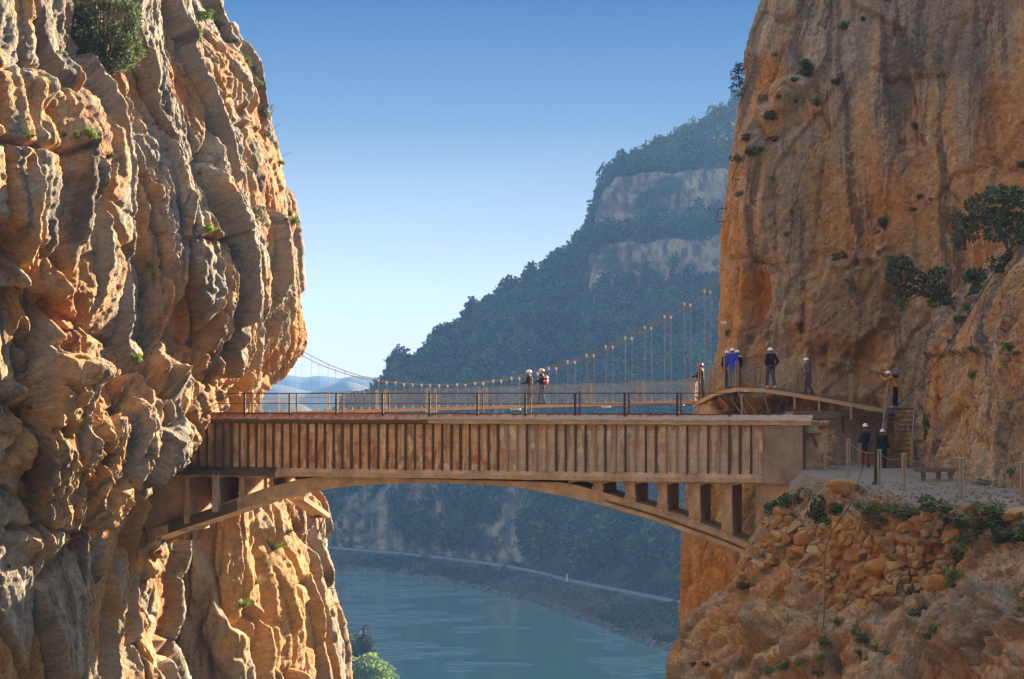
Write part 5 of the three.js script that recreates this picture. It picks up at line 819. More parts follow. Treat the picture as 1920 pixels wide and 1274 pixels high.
function person(o) {
  const S = (o.height ?? 1.74) / 1.74, lean = o.lean ?? 0, st = o.stride ?? 0.06, c = o.colours, sk = c.skin ?? [0.42, 0.23, 0.15];
  const bend = (y, z = 0, x = 0) => { const a = lean, h = y - 0.92; return y > 0.92 ? [x, 0.92 + h * Math.cos(a) - z * Math.sin(a) * 0.3, h * Math.sin(a) + z] : [x, y, z]; };
  const hipL = [0.095, 0.9, 0], hipR = [-0.095, 0.9, 0], kL = [0.11, 0.49, st * 0.6 + 0.02], kR = [-0.11, 0.49, -st * 0.35 + 0.03], aL = [0.115, 0.09, st], aR = [-0.115, 0.09, -st - (o.stride > 0.15 ? 0.05 : 0)];
  const shL = bend(1.42, 0, 0.19), shR = bend(1.42, 0, -0.19), pel = [0, 0.98, -0.005], chest = bend(1.28, 0.0), neck = bend(1.47, 0.0), headC = bend(1.61, 0.03 + (o.nod ?? 0));
  const arms = (o.arms ?? [[0.24, 1.12, -0.04, 0.25, 0.9, 0.08], [-0.24, 1.12, -0.04, -0.25, 0.9, 0.08]]);
  const bones = [[pel, bend(1.12), 0.165, 0.15, 1.35, 'jacket'], [bend(1.12), chest, 0.155, 0.175, 1.4, 'jacket'], [bend(1.4, 0, 0.12), bend(1.4, 0, -0.12), 0.105, 0.105, 1.15, 'jacket'], [chest, neck, 0.15, 0.07, 1.2, 'jacket'], [neck, headC, 0.058, 0.06, 1, 'skin'],
    [hipL, kL, 0.105, 0.072, 1, 'trousers'], [kL, aL, 0.075, 0.06, 1, 'trousers'], [hipR, kR, 0.105, 0.072, 1, 'trousers'], [kR, aR, 0.075, 0.06, 1, 'trousers'],
    [[aL[0], 0.055, aL[2] - 0.05], [aL[0] + 0.02, 0.045, aL[2] + 0.15], 0.052, 0.042, 1, 'shoes'], [[aR[0], 0.055, aR[2] - 0.05], [aR[0] - 0.02, 0.045, aR[2] + 0.15], 0.052, 0.042, 1, 'shoes']];
  arms.forEach((a, i) => { const sh = i ? shR : shL, el = [a[0], a[1], a[2]], wr = [a[3], a[4], a[5]]; bones.push([sh, el, 0.068, 0.054, 1, 'jacket'], [el, wr, 0.055, 0.038, 1, 'jacket']); });
  if (o.coat) bones.push([[0, 0.95, 0], [0, o.coat, -0.01], 0.17, 0.2, 1.15, 'jacket']);
  if (o.hem) bones.push([[0, 0.98, 0], [0, 0.84, -0.01], 0.17, 0.165, 1.2, 'jacket']);
  const body = (x, y, z) => { let d = 9; for (const b of bones) d = smin(d, capsule(x, y, z, b[0], b[1], b[2], b[3], b[4]), 0.05); return d * 0.8; };
  const col = (x, y, z) => { let best = 9, k = 'jacket'; for (const b of bones) { const d = capsule(x, y, z, b[0], b[1], b[2], b[3], b[4]) + (b[5] === 'jacket' ? 0 : 0.004); if (d < best) { best = d; k = b[5]; } } return k; };
  const P = [], C = [], add = (pos, tone) => { for (let i = 0; i < pos.length; i += 3) { P.push(pos[i], pos[i + 1], pos[i + 2]); const t = tone(pos[i], pos[i + 1], pos[i + 2]); C.push(t[0], t[1], t[2]); } };
  const tones = { jacket: c.jacket, trousers: c.trousers, shoes: c.shoes ?? [0.05, 0.045, 0.04], skin: sk };
  add(meshField(74, [-0.86, -0.03, -0.86], 1.72, body), (x, y, z) => { if (o.collar && y > 1.43 && y < 1.5) return o.collar; if (o.stripe && Math.abs(y - 1.34 - 0.3 * z) < 0.02 && z > -0.05) return o.stripe; return tones[col(x, y, z)]; });
  // head with brow, nose, jaw, ears; eyes and mouth are darker skin
  const h = headC, yawH = o.look ?? 0, cs = Math.cos(yawH), sn = Math.sin(yawH), H = (x, y, z) => { const X = x - h[0], Yy = y - h[1], Z = z - h[2], hx = X * cs - Z * sn, hz = X * sn + Z * cs; return [hx, Yy, hz]; };
  const head = (x, y, z) => { const [a, b, e] = H(x, y, z); let d = (Math.hypot(a / 0.078, (b - 0.02) / 0.105, (e + 0.005) / 0.095) - 1) * 0.08; d = smin(d, capsule(a, b, e, [0, -0.05, 0.03], [0, -0.085, 0.05], 0.05, 0.035), 0.04); d = smin(d, capsule(a, b, e, [0, 0.012, 0.09], [0, -0.022, 0.108], 0.008, 0.016), 0.02); for (const s of [-1, 1]) { d = smin(d, capsule(a, b, e, [s * 0.08, 0.01, -0.005], [s * 0.083, -0.025, 0], 0.014, 0.01), 0.01); d = Math.max(d, -(Math.hypot(a - s * 0.032, b - 0.012, e - 0.098) - 0.016)); } return d; };
  add(meshField(46, [h[0] - 0.16, h[1] - 0.15, h[2] - 0.16], 0.32, head), (x, y, z) => { const [a, b, e] = H(x, y, z); if (o.mask && e > 0.03 && b < -0.012) return [0.45, 0.58, 0.68]; if (o.beard && e > -0.02 && b < -0.03) return [0.03, 0.022, 0.018]; for (const s of [-1, 1]) if (Math.hypot(a - s * 0.032, b - 0.012) < 0.012 && e > 0.06) return [0.05, 0.035, 0.03]; if (Math.abs(b + 0.052) < 0.006 && Math.abs(a) < 0.022 && e > 0.06) return [0.3, 0.11, 0.09]; if (b > 0.045 || (e < -0.02 && b > -0.05)) return c.hair ?? [0.03, 0.022, 0.018]; return sk; });
  // hands: palm, four fingers of unequal length, thumb
  arms.forEach((a, i) => {
    const s = i ? -1 : 1, w = [a[3], a[4], a[5]], el = [a[0], a[1], a[2]], d = V3(w[0] - el[0], w[1] - el[1], w[2] - el[2]).normalize(); let out = V3(s, 0, 0).addScaledVector(d, -d.x * s).normalize(); if (Math.abs(d.x) > 0.8) out = V3(0, 0, 1); const nrm = d.clone().cross(out).normalize(), at3 = (f, l, n) => [w[0] + d.x * f + out.x * l + nrm.x * n, w[1] + d.y * f + out.y * l + nrm.y * n, w[2] + d.z * f + out.z * l + nrm.z * n];
    const caps = [[at3(0, 0, 0), at3(0.075, 0, 0), 0.03, 0.036]]; [[-0.028, 0.068], [-0.01, 0.08], [0.01, 0.074], [0.027, 0.058]].forEach(([l, len]) => { const k1 = at3(0.085, l, 0.0), k2 = at3(0.085 + len * 0.5, l * 1.15, 0.012), k3 = at3(0.085 + len * 0.8, l * 1.15, 0.035); caps.push([k1, k2, 0.0095, 0.009], [k2, k3, 0.009, 0.008]); }); caps.push([at3(0.02, -0.03 * s * (i ? -1 : 1), 0), at3(0.055, -0.055, 0.015), 0.013, 0.011], [at3(0.055, -0.055, 0.015), at3(0.085, -0.06, 0.03), 0.011, 0.009]);
    add(meshField(34, [w[0] - 0.13, w[1] - 0.13, w[2] - 0.13].map((v, k) => v + [d.x, d.y, d.z][k] * 0.06), 0.26, (x, y, z) => { let q = 9; caps.forEach((b, k) => { q = smin(q, capsule(x, y, z, b[0], b[1], b[2], b[3]), 0.012); }); return q; }), () => (o.gloves ?? sk));
  });
  const g = new THREE.BufferGeometry(); g.setAttribute('position', new THREE.Float32BufferAttribute(P, 3)); g.setAttribute('color', new THREE.Float32BufferAttribute(C, 3)); g.computeVertexNormals();
  const t = thing('person', o.at, o.label, 'person', o.group); t.rotation.y = o.turn ?? 0; t.scale.setScalar(S);
  // smooth normals by welding
  { const key = new Map(), n = g.attributes.normal, p = g.attributes.position; for (let i = 0; i < p.count; i++) { const k = Math.round(p.getX(i) * 2e3) + '_' + Math.round(p.getY(i) * 2e3) + '_' + Math.round(p.getZ(i) * 2e3), e = key.get(k) ?? [0, 0, 0]; e[0] += n.getX(i); e[1] += n.getY(i); e[2] += n.getZ(i); key.set(k, e); } for (let i = 0; i < p.count; i++) { const e = key.get(Math.round(p.getX(i) * 2e3) + '_' + Math.round(p.getY(i) * 2e3) + '_' + Math.round(p.getZ(i) * 2e3)), l = Math.hypot(...e) || 1; n.setXYZ(i, e[0] / l, e[1] / l, e[2] / l); } }
  part(t, 'body', g, bodyMat);
  if (o.helmet !== null) {
    const hm = std('helmet_shell', lin(...(o.helmet ?? [0.8, 0.8, 0.8])), 0.3), shell = new THREE.SphereGeometry(0.125, 18, 10, 0, 6.2832, 0, 1.62); shell.scale(0.92, 0.98, 1.1); const hp = new THREE.Group(); hp.name = 'helmet'; hp.position.set(h[0], h[1] + 0.035, h[2] - 0.005); hp.rotation.y = -yawH; hp.rotation.x = o.nodTilt ?? 0; t.add(hp);
    part(hp, 'shell', shell, hm); part(hp, 'brim', new THREE.CylinderGeometry(0.13, 0.137, 0.02, 20, 1, true).scale(0.94, 1, 1.16).translate(0, 0.0, 0.012), hm); part(hp, 'chin_strap', new THREE.TorusGeometry(0.088, 0.006, 4, 16, Math.PI).rotateZ(Math.PI).scale(1, 1.45, 1).translate(0, -0.01, 0.03), M.iron);
  }
  if (o.pack) { const k = o.pack, bp = new THREE.Group(); bp.name = 'backpack'; const b0 = bend(1.2, -0.2); bp.position.set(b0[0], b0[1], b0[2]); bp.rotation.x = lean; t.add(bp); const g1 = new THREE.SphereGeometry(1, 14, 12); { const p = g1.attributes.position; for (let i = 0; i < p.count; i++) { const f = (v) => Math.sign(v) * Math.pow(Math.abs(v), 0.6); p.setXYZ(i, f(p.getX(i)) * 0.15, f(p.getY(i)) * 0.23, f(p.getZ(i)) * 0.095); } g1.computeVertexNormals(); } part(bp, 'pack_body', g1, std('pack_cloth', lin(...k[0]), 0.85)); if (k[1]) k[1].forEach((cc, i) => part(bp, 'pack_stripe', boxAt(0.285, 0.05, 0.19, 0, 0.13 - i * 0.085, 0.0).scale(1.03, 1, 1.03), std('pack_stripe', lin(...cc), 0.8))); for (const s of [-1, 1]) part(bp, 'strap', new THREE.TorusGeometry(0.14, 0.014, 4, 12, 3.4).rotateY(Math.PI / 2).rotateX(-1.6).translate(s * 0.1, 0.05, 0.12), std('strap_cloth', lin(0.03, 0.03, 0.03), 0.9)); }
  if (o.extra) o.extra(t);
  return t;
}
const bodyMat = std('clothing', 0xffffff, 0.85, { vertexColors: true });
const BLACK = [0.012, 0.013, 0.018], NAVY = [0.022, 0.035, 0.085], DENIM = [0.05, 0.085, 0.17];
const onWalk = (px, py, d, w = 0.45) => at(px, py, d).add(V3(0.05, 0.04, -w));
const deckAt = (px) => { const P0 = at(470, HORIZON, 94), P1 = at(1305, HORIZON, 84.2), u = P1.clone().sub(P0), L = u.length(); u.normalize(); const a = (px - 960) / F, s = (a * -P0.z - P0.x) / (u.x + a * u.z); return P0.clone().addScaledVector(u, s).add(V3(u.z * 0.45, mix(-1.0, -0.28, s / L) + 0.05, -u.x * 0.45)); };
person({ at: deckAt(988), turn: -1.9, stride: 0.12, lean: 0.06, height: 1.8, label: 'person in dark jacket and white helmet reaching for the suspension bridge wire', colours: { jacket: [0.025, 0.02, 0.024], trousers: DENIM }, beard: true, arms: [[0.27, 1.13, 0.12, 0.2, 1.04, 0.42], [-0.25, 1.14, 0.14, -0.16, 1.06, 0.42]] });
person({ at: deckAt(1010), turn: -1.75, stride: 0.12, height: 1.84, hem: true, label: 'person with red and white backpack standing on the suspension bridge', colours: { jacket: [0.008, 0.02, 0.022], trousers: DENIM }, mask: true, stripe: [0.5, 0.07, 0.03], pack: [[0.45, 0.02, 0.03], [[0.7, 0.7, 0.72], [0.02, 0.02, 0.03], [0.7, 0.7, 0.72]]], arms: [[0.27, 1.14, 0.06, 0.2, 1.08, 0.36], [-0.27, 1.14, 0.06, -0.2, 1.12, 0.34]] });
person({ at: at(1317, 748, 83.4).add(V3(0, 0.0, -0.4)), turn: -2.1, height: 1.74, helmet: [0.65, 0.03, 0.015], lean: 0.05, label: 'person in black with a red helmet where boardwalk meets suspension bridge', colours: { jacket: BLACK, trousers: BLACK }, arms: [[0.25, 1.14, 0.12, 0.2, 1.06, 0.4], [-0.26, 1.14, 0.1, -0.22, 1.04, 0.36]] });
person({ at: onWalk(1373, 728, 79.6, 0.3), turn: 2.9, height: 1.82, hem: true, label: 'person in a royal blue jacket and grey trousers on the boardwalk', colours: { jacket: [0.015, 0.045, 0.42], trousers: [0.13, 0.16, 0.15], shoes: [0.25, 0.22, 0.15] } });
person({ at: onWalk(1386, 728, 79.2, 0.95), turn: -2.6, height: 1.74, label: 'person with lime collar and yellow bag behind the blue jacket', colours: { jacket: BLACK, trousers: BLACK }, collar: [0.35, 0.75, 0.05], extra: (t) => { part(t, 'shoulder_bag', new THREE.SphereGeometry(1, 10, 8).scale(0.09, 0.13, 0.14).translate(0.27, 0.98, 0.02), std('bag_cloth', lin(0.5, 0.36, 0.02), 0.8)); part(t, 'bag_strap', tube([V3(0.25, 1.08, 0.05), V3(0.1, 1.3, 0.17), V3(-0.12, 1.45, 0.1)], 0.012, 10, 4), M.iron); } });
person({ at: onWalk(1363, 730, 80.6, 0.4), turn: 2.4, height: 1.78, label: 'person in dark clothes half hidden behind the blue jacket', colours: { jacket: [0.02, 0.02, 0.025], trousers: BLACK } });
person({ at: onWalk(1445, 730, 77.5, 0.25), turn: -2.75, stride: 0.14, height: 1.84, label: 'person in black sweater, navy trousers and white shoes on the boardwalk', colours: { jacket: [0.006, 0.006, 0.008], trousers: NAVY, shoes: [0.6, 0.6, 0.6], hair: [0.2, 0.17, 0.14] }, arms: [[0.3, 1.15, -0.1, 0.14, 1.0, 0.16], [-0.3, 1.15, -0.1, -0.26, 0.96, 0.1]] });
person({ at: onWalk(1516, 741, 76.3, 0.3), turn: -1.3, stride: 0.22, lean: 0.12, height: 1.62, coat: 0.62, mask: true, gloves: [0.4, 0.02, 0.03], label: 'person in a long brown padded coat and face mask walking the boardwalk', colours: { jacket: [0.085, 0.05, 0.055], trousers: BLACK }, extra: (t) => { part(t, 'walking_stick', bar(V3(0.24, 0.75, 0.3), V3(-0.22, 1.3, 0.1), 0.016, 5), M.steel); }, arms: [[0.26, 1.12, 0.06, 0.12, 0.95, 0.28], [-0.26, 1.12, 0.06, -0.1, 0.98, 0.26]] });
person({ at: at(1681, 766, 75.9).add(V3(0, 0.0, -0.1)), turn: -1.9, lean: 0.42, nod: 0.03, height: 1.72, label: 'person in an orange jacket leaning on the rail atop the stairs', colours: { jacket: [0.5, 0.2, 0.02], trousers: BLACK, shoes: [0.6, 0.6, 0.6] }, arms: [[0.3, 1.28, 0.42, 0.1, 1.42, 0.62], [-0.3, 1.28, 0.42, -0.08, 1.4, 0.62]], extra: (t) => { part(t, 'camera_bag', new THREE.SphereGeometry(1, 10, 8).scale(0.12, 0.09, 0.16).translate(-0.02, 1.46, 0.02), std('black_bag', lin(0.012, 0.012, 0.014), 0.8)); } });
person({ at: at(1623, 877, groundD(877)).setY(GROUND), turn: 2.95, height: 1.84, label: 'person in dark jacket, black backpack and crimson trousers near the stairs', colours: { jacket: [0.055, 0.045, 0.04], trousers: [0.30, 0.012, 0.04] }, pack: [[0.008, 0.008, 0.01]], hem: true });
person({ at: at(1655, 878, groundD(878)).setY(GROUND), turn: 2.7, height: 1.62, hem: true, label: 'person all in black with white helmet at the foot of the stairs', colours: { jacket: [0.006, 0.008, 0.014], trousers: [0.006, 0.006, 0.008] } });
// ---------------------------------------------------------------- plants
const leafStuff = (name) => { const m = new THREE.MeshPhysicalMaterial({ color: 0xffffff, roughness: 0.9, vertexColors: true, side: THREE.DoubleSide, transmission: 0.4, thickness: 0 }); m.name = name; return m; };
const leafMat = leafStuff('leaves');
function leaves(list) {                                   // list of [centre, size, direction, colour]; each leaf is a folded lozenge
  const P = [], C = [], a = V3(), b = V3();
  for (const [c, s, d, col, wide] of list) {
    a.set(rr(-1, 1), rr(-1, 1), rr(-1, 1)).cross(d).normalize(); const w = s * (wide ?? 0.32);
    const t = c.clone().addScaledVector(d, s), l = c.clone().addScaledVector(d, s * 0.5).addScaledVector(a, w), r = c.clone().addScaledVector(d, s * 0.45).addScaledVector(a, -w);
    P.push(...c.toArray(), ...l.toArray(), ...t.toArray(), ...c.toArray(), ...t.toArray(), ...r.toArray()); for (let i = 0; i < 6; i++) C.push(...col);
  }
  const g = new THREE.BufferGeometry(); g.setAttribute('position', new THREE.Float32BufferAttribute(P, 3)); g.setAttribute('color', new THREE.Float32BufferAttribute(C, 3)); g.computeVertexNormals(); return g;
}
const ball = () => { const z = rr(-1, 1), a = rr(0, 6.283), r = Math.sqrt(1 - z * z); return V3(r * Math.cos(a), z, r * Math.sin(a)); };
const shadeOf = (c, v) => { const k = 1 + rr(-v, v), y = rr(-0.12, 0.12); return [c[0] * k * (1 + y), c[1] * k, c[2] * k * (1 - y)]; };
function crown(n, lumps, leaf, col, wide) {                // lumps: [centre, radius vector]
  const list = []; const vol = lumps.map((l) => l[1].x * l[1].y); const sum = vol.reduce((a, b) => a + b, 0);
  lumps.forEach(([c, r], k) => { const m = Math.round(n * vol[k] / sum); for (let i = 0; i < m; i++) { const q = ball(), e = Math.pow(rnd(), 0.4), p = c.clone().add(V3(q.x * r.x * e, q.y * r.y * e, q.z * r.z * e)), d = q.clone().add(V3(rr(-0.8, 0.8), rr(-0.5, 0.9), rr(-0.8, 0.8))).normalize(); list.push([p, leaf * rr(0.5, 1.4), d, shadeOf(col, 0.5), wide]); } });
  return leaves(list);
}
const GREEN = [0.115, 0.17, 0.025], OLIVE = [0.10, 0.125, 0.055], DARK = [0.062, 0.10, 0.02], BRIGHT = [0.17, 0.27, 0.02], DRY = [0.26, 0.2, 0.09], GREY = [0.12, 0.145, 0.09];
const bark = std('bark', lin(0.10, 0.075, 0.055), 0.95);
function branches(list, r) { return merge(list.map(([a, b, k]) => bar(a, b, r * k, 5, r * k * 0.6))); }
// shared shapes, one metre across, foot at the origin
seed = 4242;
const bushShape = (col, n, leaf) => crown(n, Array.from({ length: 17 }, () => { const r = rr(0.07, 0.19); return [V3(rr(-0.42, 0.42), rr(0.02, 0.6), rr(-0.42, 0.42)), V3(r, r * rr(0.6, 1), r)]; }), leaf, col);
const tuftShape = (col, n, spread, w) => leaves(Array.from({ length: n }, () => { const d = V3(rr(-spread, spread), rr(0.5, 1), rr(-spread, spread)).normalize(); return [V3(rr(-0.1, 0.1), 0, rr(-0.1, 0.1)), rr(0.45, 1), d, shadeOf(col, 0.3), w]; }));
const hangShape = (col, n) => crown(n, [[V3(0, 0, 0), V3(0.25, 0.25, 0.2)], [V3(0.06, -0.4, 0.1), V3(0.2, 0.35, 0.15)], [V3(0.1, -0.85, 0.12), V3(0.13, 0.3, 0.1)]], 0.12, col);
const shapes = { bush: [0, 1, 2].map(() => bushShape(DARK, 620, 0.14)), green: [0, 1, 2].map(() => bushShape(GREEN, 560, 0.15)), bright: [0, 1, 2].map(() => bushShape(BRIGHT, 380, 0.17)), olive: [0, 1].map(() => bushShape(GREY, 620, 0.12)), tuft: [0, 1, 2].map(() => tuftShape(GREEN, 130, 0.9, 0.03)), dry: [0, 1].map(() => tuftShape(DRY, 120, 0.8, 0.02)), hang: [hangShape(BRIGHT, 300), hangShape(GREEN, 320)] };
const twig = branches([[V3(0, -0.1, 0), V3(0.05, 0.3, 0), 1], [V3(0, 0, 0), V3(-0.2, 0.35, 0.1), 0.8], [V3(0.02, 0.1, 0), V3(0.2, 0.4, -0.1), 0.7]], 0.025);
const words = { bush: ['small dark green shrub', 'shrub'], green: ['small leafy green shrub', 'shrub'], bright: ['small bright green cushion plant', 'plant'], olive: ['small grey-green shrub', 'shrub'], tuft: ['tuft of green grass', 'grass tuft'], dry: ['tuft of straw-coloured grass', 'grass tuft'], hang: ['hanging green plant', 'plant'] };
let plantNo = 0;
function plant(face, kind, px, py, w, h, place, group, d) {
  seed = 9000 + 7 * plantNo++; const s = d ? { p: at(px, py, d), n: V3(0, 0, 1) } : face.spot(px, py), k = -s.p.z / F, list = shapes[kind];
  const t = thing(kind === 'tuft' || kind === 'dry' ? 'grass_tuft' : kind === 'hang' ? 'hanging_plant' : 'shrub', s.p.clone().addScaledVector(s.n, 0.02).add(V3(0, kind === 'hang' ? 0 : -h * k * 0.4, 0)), (w > 40 ? 'large ' : w > 26 ? 'spreading ' : w > 17 ? 'small ' : 'tiny ') + (h > w * 1.2 ? 'upright ' : h < w * 0.62 ? 'flat ' : '') + words[kind][0].replace('small ', '') + ' ' + place, words[kind][1], group);
  t.rotation.y = rr(0, 6.28); t.scale.set(w * k, h * k, w * k);
  part(t, kind === 'tuft' || kind === 'dry' ? 'blades' : 'foliage', list[Math.floor(rnd() * list.length)], leafMat); if (!['tuft', 'dry', 'hang'].includes(kind)) part(t, 'stem', twig, bark);
  return t;
}
const nearP = (kind, px, py, w, h) => plant(westNear, kind, px, py, w, h, 'growing from cracks of the near sunlit cliff', kind + ' plants of the near sunlit cliff');
const farP = (kind, px, py, w, h) => plant(westFar, kind, px, py, w, h, 'growing on the far overhanging buttress', kind + ' plants of the far buttress');
const eastP = (kind, px, py, w, h) => plant(east, kind, px, py, w, h, 'rooted in the tall drip-streaked cliff', kind + ' plants of the streaked cliff');
const buttP = (kind, px, py, w, h) => plant(eastNear, kind, px, py, w, h, 'rooted in the fluted rock buttress', kind + ' plants of the fluted buttress');
const slopeP = (kind, px, py, w, h) => plant(slope, kind, px, py, w, h, 'on the rocky slope below the terrace', kind + ' plants of the slope below the terrace');
for (const a of [['bright', 172, 248, 26, 24], ['bright', 140, 255, 16, 16], ['tuft', 60, 252, 18, 16], ['bright', 50, 248, 14, 12], ['tuft', 120, 250, 16, 18], ['bush', 205, 290, 22, 18], ['bright', 255, 145, 18, 12], ['bush', 108, 96, 20, 16], ['bright', 392, 428, 24, 20], ['hang', 287, 510, 18, 22], ['bright', 255, 668, 18, 24], ['bright', 285, 662, 8, 8], ['bright', 148, 788, 10, 8], ['green', 60, 766, 14, 8], ['bright', 135, 445, 8, 8], ['bright', 142, 415, 9, 8], ['dry', 300, 240, 18, 10], ['dry', 265, 252, 24, 12], ['bright', 285, 497, 14, 8], ['bright', 372, 322, 10, 10], ['bush', 15, 1060, 10, 10]]) nearP(...a);
for (const a of [['green', 380, 25, 36, 26], ['bright', 365, 60, 24, 16], ['bush', 410, 50, 24, 22], ['bush', 436, 75, 22, 16], ['green', 462, 112, 24, 20], ['green', 478, 130, 16, 14], ['bright', 487, 155, 16, 12], ['olive', 499, 205, 18, 34], ['olive', 352, 120, 30, 34], ['olive', 482, 400, 26, 46], ['bright', 413, 212, 14, 12], ['tuft', 440, 392, 16, 16], ['bright', 527, 304, 14, 14], ['green', 553, 412, 12, 20], ['bright', 520, 556, 14, 10], ['bright', 538, 592, 8, 12], ['bush', 545, 402, 12, 12], ['tuft', 512, 1020, 44, 34], ['dry', 500, 1050, 40, 44], ['tuft', 455, 1130, 34, 26], ['tuft', 545, 995, 14, 12], ['dry', 480, 1085, 30, 30], ['bright', 430, 180, 12, 10], ['bright', 415, 230, 10, 8], ['bush', 500, 250, 12, 12], ['tuft', 449, 420, 14, 12], ['green', 535, 410, 10, 10]]) farP(...a);
for (const a of [['bush', 1516, 120, 30, 26], ['bush', 1508, 135, 24, 20], ['green', 1582, 46, 24, 18], ['bush', 1492, 148, 14, 14], ['bush', 1440, 213, 26, 22], ['bush', 1447, 260, 26, 14], ['bush', 1416, 284, 36, 24], ['olive', 1386, 292, 28, 26], ['bush', 1396, 256, 18, 16], ['bush', 1530, 190, 24, 16], ['bush', 1568, 152, 18, 12], ['bush', 1654, 414, 18, 28], ['bush', 1574, 482, 36, 26], ['bush', 1719, 236, 14, 16], ['bush', 1745, 375, 8, 8], ['bush', 1724, 370, 12, 10], ['bush', 1712, 392, 18, 10], ['olive', 1388, 362, 18, 18], ['bush', 1620, 35, 10, 10], ['olive', 1430, 183, 18, 16], ['bush', 1365, 625, 12, 22], ['bush', 1475, 440, 8, 12], ['olive', 1455, 100, 16, 14], ['tuft', 1340, 745, 12, 12], ['bush', 1460, 180, 10, 10], ['bush', 1915, 305, 16, 14], ['bush', 1490, 190, 12, 10]]) eastP(...a);
for (const a of [['bush', 1850, 515, 70, 50], ['bush', 1835, 545, 40, 40], ['bush', 1880, 490, 60, 40], ['green', 1818, 575, 26, 30], ['bush', 1800, 600, 26, 16], ['green', 1822, 700, 18, 20], ['green', 1895, 650, 24, 22], ['bush', 1780, 640, 14, 10], ['green', 1825, 655, 20, 14], ['green', 1852, 908, 34, 18], ['green', 1880, 915, 30, 16], ['bush', 1895, 885, 14, 22], ['bush', 1738, 800, 14, 60], ['bush', 1905, 660, 16, 14]]) buttP(...a);
for (const a of [['bush', 1462, 950, 56, 38], ['green', 1490, 972, 40, 34], ['bush', 1535, 942, 38, 50], ['bush', 1530, 965, 36, 30], ['green', 1512, 918, 30, 20], ['bush', 1570, 950, 40, 26], ['green', 1640, 950, 44, 22], ['bush', 1700, 962, 54, 26], ['bush', 1650, 970, 34, 18], ['bush', 1752, 934, 50, 34], ['bush', 1790, 972, 56, 34], ['bush', 1850, 970, 70, 38], ['green', 1850, 948, 60, 20], ['bush', 1830, 1000, 50, 44], ['bush', 1800, 1040, 44, 50], ['green', 1795, 1085, 42, 60], ['bush', 1878, 1000, 60, 40], ['green', 1745, 1100, 26, 20], ['bush', 1712, 1110, 34, 34], ['bush', 1725, 1146, 34, 20], ['bush', 1710, 1152, 18, 12], ['green', 1752, 1178, 24, 24], ['bush', 1738, 1192, 22, 10], ['bush', 1618, 1192, 28, 24], ['green', 1573, 1165, 20, 18], ['green', 1600, 1185, 14, 24], ['green', 1550, 1200, 22, 30], ['green', 1505, 1240, 22, 20], ['bush', 1392, 1098, 28, 14], ['bush', 1532, 1262, 20, 20], ['bush', 1322, 1242, 20, 10], ['bush', 1302, 1244, 14, 8], ['green', 1640, 1215, 16, 12], ['green', 1660, 1222, 16, 10], ['bush', 1880, 1108, 16, 10], ['dry', 1480, 1160, 30, 30], ['dry', 1640, 985, 24, 20], ['dry', 1505, 925, 30, 30], ['green', 1540, 1235, 14, 20], ['green', 1470, 1250, 24, 24], ['green', 1625, 1235, 12, 16], ['green', 1440, 1258, 24, 14], ['green', 1920, 985, 50, 40], ['tuft', 1600, 935, 30, 16], ['tuft', 1680, 945, 30, 16], ['green', 1865, 1225, 10, 8], ['green', 1610, 1225, 16, 14], ['green', 1615, 948, 30, 18], ['green', 1725, 955, 40, 20], ['green', 1770, 950, 36, 18], ['bright', 1665, 950, 30, 14], ['bright', 1745, 955, 26, 14], ['green', 1905, 965, 44, 26], ['bush', 1485, 935, 40, 34], ['green', 1548, 975, 30, 26], ['dry', 1700, 948, 20, 16], ['dry', 1620, 960, 22, 18], ['green', 1810, 1015, 40, 36]]) slopeP(...a);

// the olive-green bush in the recess of the near cliff
function shrubTree(name, foot, lumps, n, leaf, col, limbs, r, label, category) {
  const t = thing(name, foot, label, category); part(t, 'trunk', branches(limbs, r), bark); part(t, 'crown', crown(n, lumps, leaf, col), leafMat); return t;
}
{
  seed = 11; const d = 67.2, k = d / F, foot = at(190, 152, d), L = (x, y, rx, ry, z = 0) => [V3((x - 190) * k, (152 - y) * k, z), V3(rx * k, ry * k, rx * k * 0.9)];
  const lumps = []; for (const q of [[150, 25, 34, 26], [195, 15, 36, 22], [235, 30, 26, 26], [135, 60, 24, 26], [175, 60, 34, 26], [220, 65, 34, 24], [245, 85, 22, 20], [150, 100, 32, 24], [195, 100, 34, 26], [235, 115, 30, 18], [170, 125, 30, 16], [205, 130, 30, 16], [130, 85, 20, 20], [255, 60, 12, 20], [180, -10, 40, 20], [120, 40, 14, 18]]) for (let m = 0; m < 7; m++) { const r = rr(0.3, 0.6); lumps.push(L(q[0] + q[2] * rr(-0.9, 0.9), q[1] + q[3] * rr(-0.9, 0.9), q[2] * r, q[3] * r, rr(-0.6, 0.7))); }
  shrubTree('olive_bush', foot, lumps, 13000, 0.12, [0.105, 0.135, 0.05], lumps.map(([c]) => [V3(rr(-0.1, 0.1), 0, 0), c, 1]), 0.03, 'large rounded olive bush filling the recess of the near cliff', 'bush');
}
